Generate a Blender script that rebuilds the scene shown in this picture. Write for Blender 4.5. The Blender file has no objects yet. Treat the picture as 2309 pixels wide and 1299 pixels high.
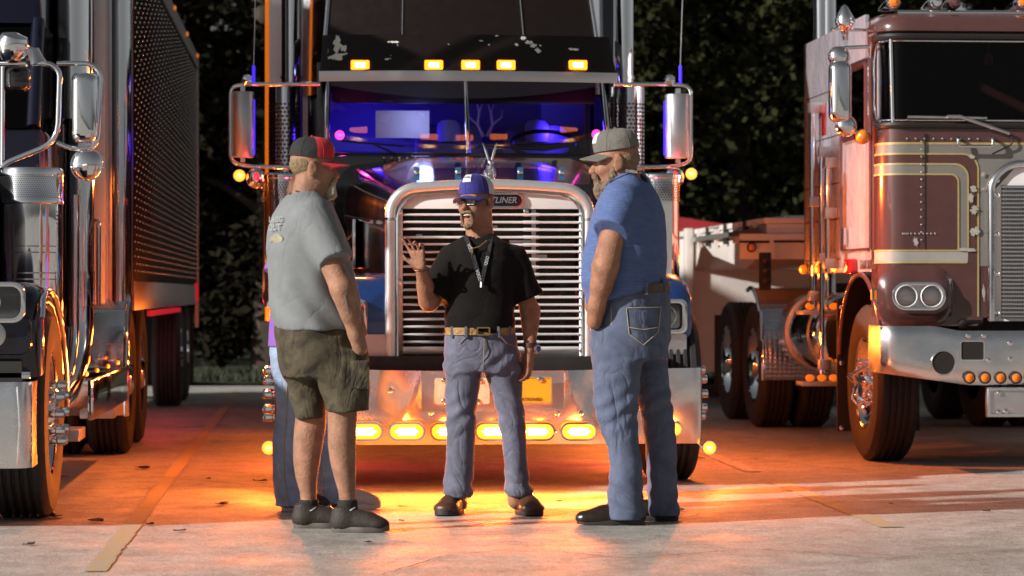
import bpy, bmesh, math, random
import numpy as np
from mathutils import Vector, Matrix
random.seed(7); rng = np.random.default_rng(7)
sc = bpy.context.scene
C = sc.collection
PI = math.pi
# ------------------------------------------------------------------ camera, sky, sun, exposure
F = 5900.0; CX = 1154.5; HY = 660.0; H = 1.1; A = 0.0768       # focal length (photo px), horizon, camera height, yaw of the truck row
cam = bpy.data.cameras.new('camera'); camo = bpy.data.objects.new('camera', cam); C.objects.link(camo)
camo.location = (0, 0, H); camo.rotation_euler = (PI/2, 0, -A)
cam.sensor_width = 36; cam.lens = 36*F/2309; cam.shift_y = (HY-649.5)/2309
cam.clip_start = .1; cam.clip_end = 2000
cam.dof.use_dof = True; cam.dof.focus_distance = 13.2; cam.dof.aperture_fstop = 3.4
sc.camera = camo
world = bpy.data.worlds.new('World'); sc.world = world; world.use_nodes = True
wn = world.node_tree.nodes; wl = world.node_tree.links
bg = wn['Background']; sky = wn.new('ShaderNodeTexSky'); sky.sky_type = 'NISHITA'; sky.sun_disc = False
SUN_AZ = math.radians(247); SUN_EL = math.radians(24)
sky.sun_elevation = SUN_EL; sky.sun_rotation = SUN_AZ; sky.dust_density = 2.0; sky.air_density = 1.0
hs = wn.new('ShaderNodeHueSaturation'); hs.inputs['Saturation'].default_value = .15
wl.new(sky.outputs[0], hs.inputs['Color']); wl.new(hs.outputs[0], bg.inputs['Color'])
bg.inputs['Strength'].default_value = .032
sun = bpy.data.lights.new('sun', 'SUN'); suno = bpy.data.objects.new('sun', sun); C.objects.link(suno)
sun.energy = 3.5; sun.angle = math.radians(1.2); sun.color = (1, .96, .9)
_dir = Vector((-math.sin(SUN_AZ)*math.cos(SUN_EL), -math.cos(SUN_AZ)*math.cos(SUN_EL), -math.sin(SUN_EL)))
suno.rotation_euler = _dir.to_track_quat('-Z', 'Y').to_euler(); suno.location = (-20, -8, 9)
sc.view_settings.view_transform = 'Standard'; sc.view_settings.look = 'None'
sc.view_settings.gamma = 1; sc.view_settings.use_curve_mapping = False
sc.view_settings.exposure = .8
sc.render.engine = 'CYCLES'; sc.cycles.use_denoising = True
sc.cycles.max_bounces = 8; sc.cycles.transparent_max_bounces = 12
sc.cycles.sample_clamp_indirect = 6; sc.cycles.caustics_reflective = False; sc.cycles.caustics_refractive = False

# ------------------------------------------------------------------ layout helpers: where a line of sight meets the plane y = Y
def X(px, Y): return Y*math.tan(A+math.atan((px-CX)/F))
def Z(py, px, Y):
    d = X(px, Y)*math.sin(A)+Y*math.cos(A)
    return H-(py-HY)/F*d
def Q(px, py, Y): return (X(px, Y), Y, Z(py, px, Y))
def YX(px, x): return x/math.tan(A+math.atan((px-CX)/F))      # where a line of sight meets the plane x = const

# ------------------------------------------------------------------ materials
MATS = {}
def lin(c): return tuple(((v/12.92) if v <= .04045 else ((v+.055)/1.055)**2.4) for v in c)
def mat(name, col=(.5,.5,.5), rough=.5, metal=0., noise=0., nscale=8., bump=0., bscale=40., emit=None, estr=0., coat=0., rnoise=0., spec=.5, sheen=0., stretch=(1,1,1), col2=None):
    if name in MATS: return MATS[name]
    m = bpy.data.materials.new(name); m.use_nodes = True; MATS[name] = m
    n = m.node_tree.nodes; l = m.node_tree.links; b = n['Principled BSDF']
    b.inputs['Base Color'].default_value = (*col, 1); b.inputs['Roughness'].default_value = rough
    b.inputs['Metallic'].default_value = metal; b.inputs['Coat Weight'].default_value = coat; b.inputs['Coat Roughness'].default_value = .05
    b.inputs['Specular IOR Level'].default_value = spec; b.inputs['Sheen Weight'].default_value = sheen
    if noise or bump or rnoise:
        tc = n.new('ShaderNodeTexCoord'); mp = n.new('ShaderNodeMapping'); mp.inputs['Scale'].default_value = stretch
        l.new(tc.outputs['Object'], mp.inputs['Vector'])
    if noise or rnoise:
        t = n.new('ShaderNodeTexNoise'); t.inputs['Scale'].default_value = nscale; t.inputs['Detail'].default_value = 6; t.inputs['Roughness'].default_value = .65
        l.new(mp.outputs[0], t.inputs['Vector'])
        if noise:
            mx = n.new('ShaderNodeMix'); mx.data_type = 'RGBA'
            c2 = col2 or tuple(v*(1-noise) for v in col); c1 = col if col2 else tuple(min(1, v*(1+noise)) for v in col)
            mr = n.new('ShaderNodeMapRange'); mr.inputs[1].default_value = .3; mr.inputs[2].default_value = .7
            l.new(t.outputs[0], mr.inputs[0]); l.new(mr.outputs[0], mx.inputs[0])
            mx.inputs[6].default_value = (*c1, 1); mx.inputs[7].default_value = (*c2, 1)
            l.new(mx.outputs[2], b.inputs['Base Color'])
        if rnoise:
            mr = n.new('ShaderNodeMapRange'); mr.inputs[1].default_value = .3; mr.inputs[2].default_value = .75
            mr.inputs[3].default_value = max(0, rough-rnoise*.3); mr.inputs[4].default_value = rough+rnoise
            l.new(t.outputs[0], mr.inputs[0]); l.new(mr.outputs[0], b.inputs['Roughness'])
    if bump:
        t2 = n.new('ShaderNodeTexNoise'); t2.inputs['Scale'].default_value = bscale; t2.inputs['Detail'].default_value = 4
        l.new(mp.outputs[0], t2.inputs['Vector'])
        bp = n.new('ShaderNodeBump'); bp.inputs['Strength'].default_value = bump; bp.inputs['Distance'].default_value = .01
        l.new(t2.outputs[0], bp.inputs['Height']); l.new(bp.outputs[0], b.inputs['Normal'])
    if emit:
        b.inputs['Emission Color'].default_value = (*emit, 1); b.inputs['Emission Strength'].default_value = estr
    return m
def glassmat(name, tint=(.6,.6,.65), refl=.12, rough=.02, ior=1.5):
    m = bpy.data.materials.new(name); m.use_nodes = True; n = m.node_tree.nodes; l = m.node_tree.links
    for x in list(n): n.remove(x)
    o = n.new('ShaderNodeOutputMaterial'); t = n.new('ShaderNodeBsdfTransparent'); t.inputs[0].default_value = (*tint, 1)
    g = n.new('ShaderNodeBsdfGlossy'); g.inputs['Roughness'].default_value = rough; g.inputs[0].default_value = (1,1,1,1)
    f = n.new('ShaderNodeFresnel'); f.inputs[0].default_value = ior; ad = n.new('ShaderNodeMath'); ad.inputs[1].default_value = refl
    mx = n.new('ShaderNodeMixShader')
    l.new(f.outputs[0], ad.inputs[0]); l.new(ad.outputs[0], mx.inputs[0]); l.new(t.outputs[0], mx.inputs[1]); l.new(g.outputs[0], mx.inputs[2]); l.new(mx.outputs[0], o.inputs[0])
    MATS[name] = m; return m
AMB = (1., .19, .022)
chrome = mat('chrome', (.82,.83,.85), .05, 1., rnoise=.10, nscale=5, bump=.03, bscale=6)
bumper_chrome = mat('bumper_chrome', (.82,.82,.83), .20, 1., rnoise=.12, nscale=7, bump=.08, bscale=5)
alu = mat('brushed_aluminium', (.62,.62,.63), .38, 1., rnoise=.12, nscale=10, bump=.03, bscale=60)
pale_alu = mat('satin_aluminium', (.84,.84,.83), .5, .1, noise=.06, nscale=6, rnoise=.1)
black_paint = mat('black_gloss_paint', (.012,.010,.011), .10, 0, coat=1., rnoise=.08, nscale=9)
visor_paint = mat('visor_paint', (.010,.006,.005), .38, 0, coat=.0, spec=.3, rnoise=.12, nscale=12)
blue_paint = mat('blue_metal_paint', (.018,.055,.21), .2, .35, coat=1., noise=.15, nscale=40)
dark_blue = mat('midnight_paint', (.006,.007,.020), .12, .2, coat=.7, rnoise=.08)
maroon = mat('maroon_paint', (.088,.036,.033), .18, 0, coat=1., noise=.16, nscale=5, rnoise=.12)
grey_paint = mat('grey_stripe_paint', (.21,.20,.185), .28, .1, coat=.6, noise=.06, nscale=6)
cream_paint = mat('pale_grey_paint', (.33,.315,.29), .35, 0, noise=.08, nscale=6)
gold = mat('gold_pinstripe', (.46,.36,.14), .4, .2, noise=.1, nscale=30)
rubber = mat('tyre_rubber', (.018,.016,.015), .72, 0, noise=.35, nscale=20, bump=.15, bscale=90)
black_plastic = mat('black_plastic', (.014,.012,.012), .5)
frame_black = mat('chassis_black', (.02,.017,.016), .6, 0, noise=.3, nscale=15)
dark_void = mat('grille_shadow_black', (.012,.009,.008), .8)
shell_m = mat('polished_steel_surround', (.80,.80,.80), .30, .75, rnoise=.1, nscale=6)
slat_m = mat('slat_bright_metal', (.86,.86,.86), .3, .35, rnoise=.1, nscale=9)
radiator_m = mat('radiator_core', (.05,.028,.02), .6, .3, noise=.5, nscale=14)
amber_off = mat('amber_lens', (.75,.20,.015), .12, 0, coat=1.)
amber_on = mat('amber_lens_lit', (.9,.3,.03), .2, emit=(1,.22,.01), estr=2.2)
amber_dim = mat('amber_glow', (.9,.3,.03), .2, emit=(1,.22,.01), estr=.3)
amber_ball = mat('amber_ball_lit', (1,.6,.1), .2, emit=(1,.42,.05), estr=4.5)
amber_hot = mat('amber_led_lit', (1,.8,.4), .2, emit=(1,.60,.16), estr=14.)
red_on = mat('red_lens_lit', (.8,.02,.02), .2, emit=(1,.03,.05), estr=.7)
red_dim = mat('red_lens_glow', (.5,.02,.02), .3, emit=(1,.02,.04), estr=.22)
red_lens = mat('red_lens', (.35,.008,.012), .15, coat=1.)
pink_on = mat('pink_lamp_lit', (.9,.1,.4), .2, emit=(1,.03,.35), estr=3.)
blue_glow = mat('blue_lit_edge', (.05,.03,.9), .3, emit=(.06,.02,1), estr=.7)
white_paint = mat('white_trailer_paint', (.66,.62,.58), .4, 0, noise=.10, nscale=5, coat=.2)
paper_m = mat('white_paper', (.75,.77,.76), .7)
cab_cloth = mat('cab_upholstery', (.16,.15,.20), .7, bump=.2, bscale=60)
cab_dark = mat('cab_dash_plastic', (.02,.02,.025), .5)
glass_m = glassmat('windshield_glass', (.72,.70,.78), .05)
dark_glass = glassmat('dark_windshield_glass', (.25,.22,.22), .0, ior=1.3)
clear_plastic = glassmat('clear_deflector', (.80,.82,.9), .16, .08)
spec_glass = glassmat('spectacle_glass', (.92,.92,.92), .0, .02, 1.3)
lens_glass = glassmat('headlight_glass', (.9,.9,.9), .10)
letter_m = mat('chrome_lettering', (.75,.75,.76), .25, 1.)
yellow_plate = mat('yellow_plate', (.72,.44,.02), .45)
plate_white = mat('plate_cream', (.80,.62,.40), .5, noise=.25, nscale=18)
dark_print = mat('dark_print', (.10,.04,.01), .6)
chip_m = mat('bare_primer', (.78,.78,.70), .7, noise=.1, nscale=40)

# ------------------------------------------------------------------ mesh builder
def V(a): return np.array(a, float)
class MB:
    def __init__(s): s.v = []; s.f = []
    def add(s, vs, fs):
        o = len(s.v); s.v += [tuple(float(c) for c in p) for p in vs]; s.f += [tuple(i+o for i in f) for f in fs]; return s
    def box(s, x0, x1, y0, y1, z0, z1):
        vs = [(x,y,z) for z in (z0,z1) for y in (y0,y1) for x in (x0,x1)]
        return s.add(vs, [(0,2,3,1),(4,5,7,6),(0,1,5,4),(2,6,7,3),(0,4,6,2),(1,3,7,5)])
    def loft(s, rings, cap=True, closed=True):
        n = len(rings[0]); vs = [p for r in rings for p in r]; fs = []
        m = n if closed else n-1
        for i in range(len(rings)-1):
            for j in range(m): k = (j+1) % n; fs.append((i*n+j, i*n+k, (i+1)*n+k, (i+1)*n+j))
        if cap and closed: fs += [tuple(range(n))[::-1], tuple((len(rings)-1)*n+j for j in range(n))]
        return s.add(vs, fs)
    def prism(s, pts, ax, a0, a1):
        def m(p, a): return (a, p[0], p[1]) if ax == 'x' else ((p[0], a, p[1]) if ax == 'y' else (p[0], p[1], a))
        return s.loft([[m(p, a0) for p in pts], [m(p, a1) for p in pts]])
    def plate(s, outer, inner, y0, y1):         # a flat frame in x, z with an opening
        n = len(outer); R = [[(p[0], y, p[1]) for p in P] for P, y in ((outer,y0),(inner,y0),(inner,y1),(outer,y1),(outer,y0))]
        return s.loft(R, cap=False)
    def tube(s, pts, r, n=10, cap=True):
        P = [V(p) for p in pts]; rs = r if hasattr(r, '__len__') else [r]*len(P)
        up = None; rings = []
        for i, p in enumerate(P):
            t = P[min(i+1, len(P)-1)]-P[max(i-1, 0)]; t = t/(np.linalg.norm(t)+1e-9)
            if up is None:
                up = V((0,0,1)) if abs(t[2]) < .9 else V((1,0,0))
            up = up-t*np.dot(up, t); up = up/(np.linalg.norm(up)+1e-9); w = np.cross(t, up)
            rings.append([p+rs[i]*(math.cos(a)*up+math.sin(a)*w) for a in np.linspace(0, 2*PI, n, endpoint=False)])
        return s.loft(rings, cap)
    def cyl(s, a, b, r, r2=None, n=16): return s.tube([a, b], [r, r if r2 is None else r2], n)
    def lathe(s, prof, o, ax, n=24, cap=False):      # prof: (radius, height along ax)
        ax = V(ax); ax = ax/np.linalg.norm(ax); up = V((0,0,1)) if abs(ax[2]) < .9 else V((1,0,0))
        up = up-ax*np.dot(up, ax); up /= np.linalg.norm(up); w = np.cross(ax, up); o = V(o)
        return s.loft([[o+ax*h+max(r, 1e-4)*(math.cos(a)*up+math.sin(a)*w) for a in np.linspace(0, 2*PI, n, endpoint=False)] for r, h in prof], cap)
    def sph(s, c, r, nu=16, nv=10, t0=0., t1=PI):
        r = r if hasattr(r, '__len__') else (r, r, r)
        return s.loft([[(c[0]+r[0]*max(math.sin(t),1e-3)*math.cos(a), c[1]+r[1]*max(math.sin(t),1e-3)*math.sin(a), c[2]+r[2]*math.cos(t)) for a in np.linspace(0, 2*PI, nu, endpoint=False)] for t in np.linspace(t0, t1, nv)])
    def grid(s, fn, us, vs, thick=None):
        n = len(vs); P = [fn(u, v) for u in us for v in vs]
        return s.add(P, [(i*n+j, i*n+j+1, (i+1)*n+j+1, (i+1)*n+j) for i in range(len(us)-1) for j in range(n-1)])
def rrect(cx, cz, w, h, r, n=5):
    r = min(r, w/2-1e-4, h/2-1e-4); pts = []
    for (sx, sz, a0) in ((1,1,0),(-1,1,PI/2),(-1,-1,PI),(1,-1,1.5*PI)):
        for k in range(n+1):
            a = a0+k*PI/2/n; pts.append((cx+sx*(w/2-r)+r*math.cos(a), cz+sz*(h/2-r)+r*math.sin(a)))
    return pts
def circ(cx, cz, r, n=20): return [(cx+r*math.cos(a), cz+r*math.sin(a)) for a in np.linspace(0, 2*PI, n, endpoint=False)]
def arcpath(pts, r, n=5):                       # rounds the corners of a polyline
    P = [V(p) for p in pts]; out = [P[0]]
    for i in range(1, len(P)-1):
        a, b, c = P[i-1], P[i], P[i+1]; d1 = a-b; d2 = c-b; l1 = np.linalg.norm(d1); l2 = np.linalg.norm(d2)
        q = min(r, l1*.49, l2*.49); s0 = b+d1/l1*q; s1 = b+d2/l2*q
        for t in np.linspace(0, 1, n): out.append((1-t)**2*s0+2*t*(1-t)*b+t*t*s1)
    return out+[P[-1]]
def mesh(name, mb, m, bevel=0., smooth=True, ang=38, sub=0):
    me = bpy.data.meshes.new(name); me.from_pydata(mb.v, [], mb.f); me.validate()
    bm = bmesh.new(); bm.from_mesh(me)
    bmesh.ops.remove_doubles(bm, verts=bm.verts, dist=1e-5)
    bmesh.ops.recalc_face_normals(bm, faces=bm.faces)
    if bevel:
        es = [e for e in bm.edges if len(e.link_faces) == 2 and e.calc_face_angle(0) > .6]
        bmesh.ops.bevel(bm, geom=es, offset=bevel, segments=2, affect='EDGES', profile=.6, clamp_overlap=True)
    bm.to_mesh(me); bm.free()
    if smooth and len(me.polygons):
        me.polygons.foreach_set('use_smooth', [True]*len(me.polygons)); me.set_sharp_from_angle(angle=math.radians(ang))
    if m: me.materials.append(m)
    return me
def root(name, label, cat, loc=(0,0,0), group=None, rz=0):
    o = bpy.data.objects.new(name, None); C.objects.link(o); o.location = loc; o.rotation_euler = (0,0,rz); o.empty_display_size = .1
    o['label'] = label; o['category'] = cat
    if group: o['group'] = group
    return o
def base(p):
    while p.parent: p = p.parent
    return p
def part(name, mb, m, parent, bevel=0., local=False, **k):
    if isinstance(mb, MB):
        if not local:
            q = base(parent).location; mb.v = [(a-q[0], b-q[1], c-q[2]) for a, b, c in mb.v]
        me = mesh(name, mb, m, bevel, **k)
    else: me = mb
    o = bpy.data.objects.new(name, me); C.objects.link(o); o.parent = parent; return o
def inst(name, me, parent, loc, rot=(0,0,0)):       # shared mesh placed at a world position under a thing
    o = bpy.data.objects.new(name, me); C.objects.link(o); o.parent = parent; q = base(parent).location
    pl = parent.location if parent.parent else Vector((0,0,0))
    o.location = Vector(loc)-q-pl; o.rotation_euler = rot; return o
def single(name, mb, m, label=None, cat=None, group=None, kind=None, bevel=0., loc=None, **k):
    if loc is not None: mb.v = [(a-loc[0], b-loc[1], c-loc[2]) for a, b, c in mb.v]
    o = bpy.data.objects.new(name, mesh(name, mb, m, bevel, **k)); C.objects.link(o)
    if loc is not None: o.location = loc
    if label: o['label'] = label
    if cat: o['category'] = cat
    if group: o['group'] = group
    if kind: o['kind'] = kind
    return o
def lamp(parent, loc, power, col=AMB, kind='POINT', size=.05, aim=None, sz2=None):
    l = bpy.data.lights.new('lamp_light', kind); l.energy = power; l.color = col
    if kind == 'AREA':
        l.size = size
        if sz2: l.shape = 'RECTANGLE'; l.size_y = sz2
    else: l.shadow_soft_size = size
    o = bpy.data.objects.new('lamp_light', l); C.objects.link(o); o.parent = parent; o.location = Vector(loc)-base(parent).location-(parent.location if parent.parent else Vector((0,0,0)))
    if aim: o.rotation_euler = Vector(aim).to_track_quat('-Z', 'Y').to_euler()
    return o
def text_mesh(txt, size, m, ext=.002, shear=0., bold=0., sx=1.):
    cu = bpy.data.curves.new('lettering', 'FONT'); cu.body = txt; cu.size = size; cu.extrude = ext; cu.shear = shear; cu.offset = bold
    cu.align_x = 'CENTER'; cu.align_y = 'CENTER'; cu.resolution_u = 2
    o = bpy.data.objects.new('lettering', cu); C.objects.link(o)
    me = bpy.data.meshes.new_from_object(o.evaluated_get(bpy.context.evaluated_depsgraph_get()))
    bpy.data.objects.remove(o)
    if sx != 1: me.transform(Matrix.Diagonal((sx,1,1,1)))
    me.materials.clear(); me.materials.append(m); return me
def text(txt, size, m, parent, loc, rot=(PI/2,0,0), **k):
    return inst('lettering', text_mesh(txt, size, m, **k), parent, loc, rot)
# ------------------------------------------------------------------ ground
def concrete_mat():
    m = bpy.data.materials.new('worn_concrete'); m.use_nodes = True; n = m.node_tree.nodes; l = m.node_tree.links; b = n['Principled BSDF']
    tc = n.new('ShaderNodeTexCoord')
    def noise(s, d, r=.6, dist=0):
        t = n.new('ShaderNodeTexNoise'); t.inputs['Scale'].default_value = s; t.inputs['Detail'].default_value = d; t.inputs['Roughness'].default_value = r; t.inputs['Distortion'].default_value = dist
        l.new(tc.outputs['Object'], t.inputs['Vector']); return t
    def ramp(src, stops):
        r = n.new('ShaderNodeValToRGB'); e = r.color_ramp.elements
        e[0].position, e[0].color = stops[0][0], (*stops[0][1], 1); e[1].position, e[1].color = stops[-1][0], (*stops[-1][1], 1)
        for p, c in stops[1:-1]:
            k = e.new(p); k.color = (*c, 1)
        l.new(src, r.inputs[0]); return r
    def mul(a, c, f=1.):
        x = n.new('ShaderNodeMix'); x.data_type = 'RGBA'; x.blend_type = 'MULTIPLY'; x.inputs[0].default_value = f
        l.new(a, x.inputs[6]); l.new(c, x.inputs[7]); return x.outputs[2]
    big = ramp(noise(.35, 5, .6, .4).outputs[0], [(.3, (.36,.34,.31)), (.55, (.49,.47,.435)), (.75, (.57,.55,.51))])
    mid = ramp(noise(5, 6, .7).outputs[0], [(.32, (.62,.60,.58)), (.6, (1,1,1))])
    fine = ramp(noise(150, 3, .7).outputs[0], [(.30, (.42,.42,.42)), (.48, (.95,.95,.95)), (.70, (1.45,1.45,1.45))])
    vo = n.new('ShaderNodeTexVoronoi'); vo.inputs['Scale'].default_value = 95; l.new(tc.outputs['Object'], vo.inputs['Vector'])
    agg = ramp(vo.outputs['Color'], [(.2, (.70,.70,.70)), (.6, (1,1,1)), (.95, (1.25,1.22,1.16))])
    st = ramp(noise(1.3, 8, .75, 1.2).outputs[0], [(.30, (.55,.52,.49)), (.42, (1,1,1))])
    col = mul(mul(mul(mul(big.outputs[0], mid.outputs[0]), fine.outputs[0]), agg.outputs[0]), st.outputs[0], .95)
    oil = ramp(noise(.9, 4, .55, .6).outputs[0], [(.26, (.38,.36,.35)), (.36, (1,1,1))]); col = mul(col, oil.outputs[0], .8)
    l.new(col, b.inputs['Base Color'])
    rr = n.new('ShaderNodeMapRange'); rr.inputs[1].default_value = .3; rr.inputs[2].default_value = .7; rr.inputs[3].default_value = .42; rr.inputs[4].default_value = .72
    l.new(noise(2.2, 5).outputs[0], rr.inputs[0]); l.new(rr.outputs[0], b.inputs['Roughness'])
    bp = n.new('ShaderNodeBump'); bp.inputs['Strength'].default_value = .55; bp.inputs['Distance'].default_value = .006
    l.new(noise(120, 4, .7).outputs[0], bp.inputs['Height'])
    bp2 = n.new('ShaderNodeBump'); bp2.inputs['Strength'].default_value = .35; bp2.inputs['Distance'].default_value = .004
    l.new(vo.outputs['Distance'], bp2.inputs['Height']); l.new(bp.outputs[0], bp2.inputs['Normal']); l.new(bp2.outputs[0], b.inputs['Normal'])
    return m
single('ground', MB().grid(lambda u, v: (u, v, 0), np.linspace(-260, 260, 9), np.linspace(-120, 420, 9)), concrete_mat(), kind='structure')
def worn(name, c):
    m = mat(name, c, .7, noise=1., nscale=16, bump=.4, bscale=90, col2=(.36,.34,.31)); mr = [n for n in m.node_tree.nodes if n.type == 'MAP_RANGE'][0]; mr.inputs[1].default_value = .38; mr.inputs[2].default_value = .56; return m
yline = worn('worn_yellow_paint', (.50,.33,.05)); wline = worn('worn_white_paint', (.66,.66,.63))
def gpt(px, py): d = H*F/(py-HY); return (d*math.sin(A)+(px-CX)/F*d*math.cos(A), d*math.cos(A)-(px-CX)/F*d*math.sin(A))
def ragged(x0, y0, x1, y1, w, z, seg=.05, wear=.004, gaps=0.):      # painted stripe with worn, uneven edges, broken where it flaked off
    mb = MB(); L = math.hypot(x1-x0, y1-y0); n = max(2, int(L/seg)); dx, dy = (x1-x0)/L, (y1-y0)/L; nx, ny = -dy, dx
    a = [w/2+random.gauss(0, wear) for _ in range(n+1)]; b = [w/2+random.gauss(0, wear) for _ in range(n+1)]
    for i in range(n):
        if random.random() < gaps: continue
        q = []
        for k, s_, off in ((i,1,a),(i+1,1,a),(i+1,-1,b),(i,-1,b)):
            t = L*k/n; q.append((x0+dx*t+nx*s_*off[k], y0+dy*t+ny*s_*off[k], z))
        mb.add(q, [(0,1,2,3)])
    return mb
XL = -1.02; XR = 2.74
p = gpt(215, 1290); p2 = gpt(460, 985)
single('parking_line', ragged(p[0], p[1], p2[0], p2[1]+9, .09, .004, gaps=0), yline, kind='structure')
p = gpt(2010, 1190); p2 = gpt(1745, 1085)
single('parking_line', ragged(p[0], p[1], p2[0], p2[1], .11, .004, gaps=0), yline, kind='structure')
p = gpt(1700, 1065); p2 = gpt(1560, 1010)
single('parking_line', ragged(p[0], p[1], p2[0], p2[1]+6, .10, .0045, gaps=0), wline, kind='structure')
p = gpt(330, 1235); p2 = gpt(-300, 1240)
# cracks in the slab
crack_m = mat('crack_dirt', (.035,.03,.026), .9)
def crack(pts, w=.006):
    mb = MB(); P = []
    for i in range(len(pts)-1):
        a = V(gpt(*pts[i])); b = V(gpt(*pts[i+1])); n = max(4, int(np.linalg.norm(b-a)/.06))
        for t in np.linspace(0, 1, n, endpoint=False): P.append(a+(b-a)*t+rng.normal(0, .008, 2))
    P.append(V(gpt(*pts[-1])))
    vs = []
    for i, p_ in enumerate(P):
        t = P[min(i+1, len(P)-1)]-P[max(i-1, 0)]; t /= np.linalg.norm(t)+1e-9; nn = V((-t[1], t[0])); ww = w*random.uniform(.2, 1)
        vs += [(*(p_+nn*ww), .0065), (*(p_-nn*ww), .0065)]
    mb.add(vs, [(2*i, 2*i+1, 2*i+3, 2*i+2) for i in range(len(P)-1)]); return mb
for cp in ([(1060,1204),(1280,1192),(1480,1180),(1590,1160),(1745,1150)], [(1690,1035),(1900,1060),(2309,1070)], [(1790,1140),(2050,1125),(2400,1118)], [(100,1140),(420,1150),(640,1128)], [(150,1090),(330,1075),(560,1095)], [(860,1299),(1010,1255),(1180,1240),(1420,1262)], [(1420,1262),(1700,1240),(2000,1262),(2309,1240)], [(640,1128),(900,1120),(1250,1135)]):
    single('pavement_crack', crack(cp), crack_m, kind='structure')
# ------------------------------------------------------------------ fallen leaves and litter
leaf_m = mat('dry_leaf', (.11,.045,.018), .7, noise=.4, nscale=30)
leaf_d = mat('dark_leaf', (.03,.018,.012), .7, noise=.4, nscale=30)
def leaf(px, py, s, label, m):
    x, y = gpt(px, py); s *= .9; mb = MB(); a0 = random.uniform(0, 6.28)
    n = 7; up = []; lo = []; mid = []
    for i in range(n):
        t = i/(n-1); w = s*.33*math.sin(PI*min(1, t*1.02))**.7*(1+.25*(-1)**i)
        cz = .006+s*.06*(t-.5)**2*4*random.uniform(.2, 1)
        mid.append((s*(t-.5), 0, cz)); up.append((s*(t-.5), w, cz+s*random.uniform(.0, .10))); lo.append((s*(t-.5), -w, cz+s*random.uniform(.0, .14)))
    P = up+mid+lo; fs = []
    for i in range(n-1): fs += [(i, i+1, n+i+1, n+i), (n+i, n+i+1, 2*n+i+1, 2*n+i)]
    c, s_ = math.cos(a0), math.sin(a0)
    mb.add([(x+c*q[0]-s_*q[1], y+s_*q[0]+c*q[1], q[2]) for q in P], fs)
    single('fallen_leaf', mb, m, label, 'leaf', 'leaves scattered on the pavement', loc=(x, y, 0))
LV = [(322,1058,.15,'curled reddish dry leaf cluster on the ground between left truck and red-capped man',leaf_m),
 (120,1168,.17,'long dark twig-like leaf just in front of the left truck tyre',leaf_d), (215,1178,.12,'folded dark leaf right of the twig-like leaf near the left tyre',leaf_d),
 (405,1200,.07,'small round dark leaf on the pavement left of the shoes of the camouflage-shorts man',leaf_d), (587,1087,.10,'small red-brown leaf on the ground left of the woman in jeans',leaf_m),
 (140,1077,.08,'small leaf nearest the chrome step of the left truck',leaf_d), (500,1140,.12,'flat broad leaf lying left of the woman in jeans',leaf_d),
 (338,1185,.07,'pale brown leaf on the worn left yellow line',leaf_m), (65,1231,.07,'dark leaf at the lower left corner by the shadow edge',leaf_d),
 (908,1145,.06,'thin dark leaf left of the shoes of the man in black shirt',leaf_d), (905,1177,.05,'small leaf between the two men in the amber light',leaf_d),
 (1260,1133,.06,'small dark leaf right of the shoes of the man in black shirt',leaf_d), (1538,1152,.05,'tiny dark leaf right of the boots of the man in blue shirt',leaf_d),
 (2010,1138,.05,'small pebble-like leaf on the pavement in front of the maroon truck',leaf_d), (470,1082,.06,'small leaf beside the left yellow line further back',leaf_d),
 (830,1226,.06,'thin leaf on the ground near the toes of the camouflage-shorts man',leaf_d), (1580,1035,.07,'dry leaf lying beside the hanging amber lamp at the bumper end',leaf_m), (2225,1155,.06,'single leaf at the right on the shadowed pavement',leaf_d)]
for a_ in LV: leaf(*a_)
# ------------------------------------------------------------------ grass verge and trees behind the lot
grass_m = mat('lawn_grass', (.018,.024,.007), .8, noise=.4, nscale=3)
mb = MB()
mb.grid(lambda u, v: (u, v, .05+.03*math.sin(u*1.7+v)), np.linspace(-30, 45, 60), np.linspace(31, 120, 12))
single('grass_verge', mb, grass_m, 'mown grass behind the parking lot', kind='structure')
mb = MB()
for i in range(9000):
    x = random.uniform(-8, 12); y = 31+random.random()**2*4; h_ = random.uniform(.05, .13); a_ = random.uniform(0, PI); w = .012
    dx, dy = w*math.cos(a_), w*math.sin(a_); lx = random.gauss(0, .04); ly = random.gauss(0, .04)
    mb.add([(x-dx, y-dy, .05), (x+dx, y+dy, .05), (x+lx, y+ly, .05+h_)], [(0,1,2)])
single('grass', mb, grass_m, 'short green grass along the edge of the lot', 'grass', kind='stuff', smooth=False)
bark = mat('tree_bark', (.045,.032,.022), .9, noise=.4, nscale=12, bump=.6, bscale=20)
def leafmat(name, c):
    m = mat(name, c, .85, noise=.5, nscale=3, spec=.08); b = m.node_tree.nodes['Principled BSDF']
    b.inputs['Transmission Weight'].default_value = 0; return m
leaf_mats = [leafmat('foliage_olive', (.020,.022,.008)), leafmat('foliage_deep', (.010,.011,.005)), leafmat('foliage_brown', (.012,.010,.005))]
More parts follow.
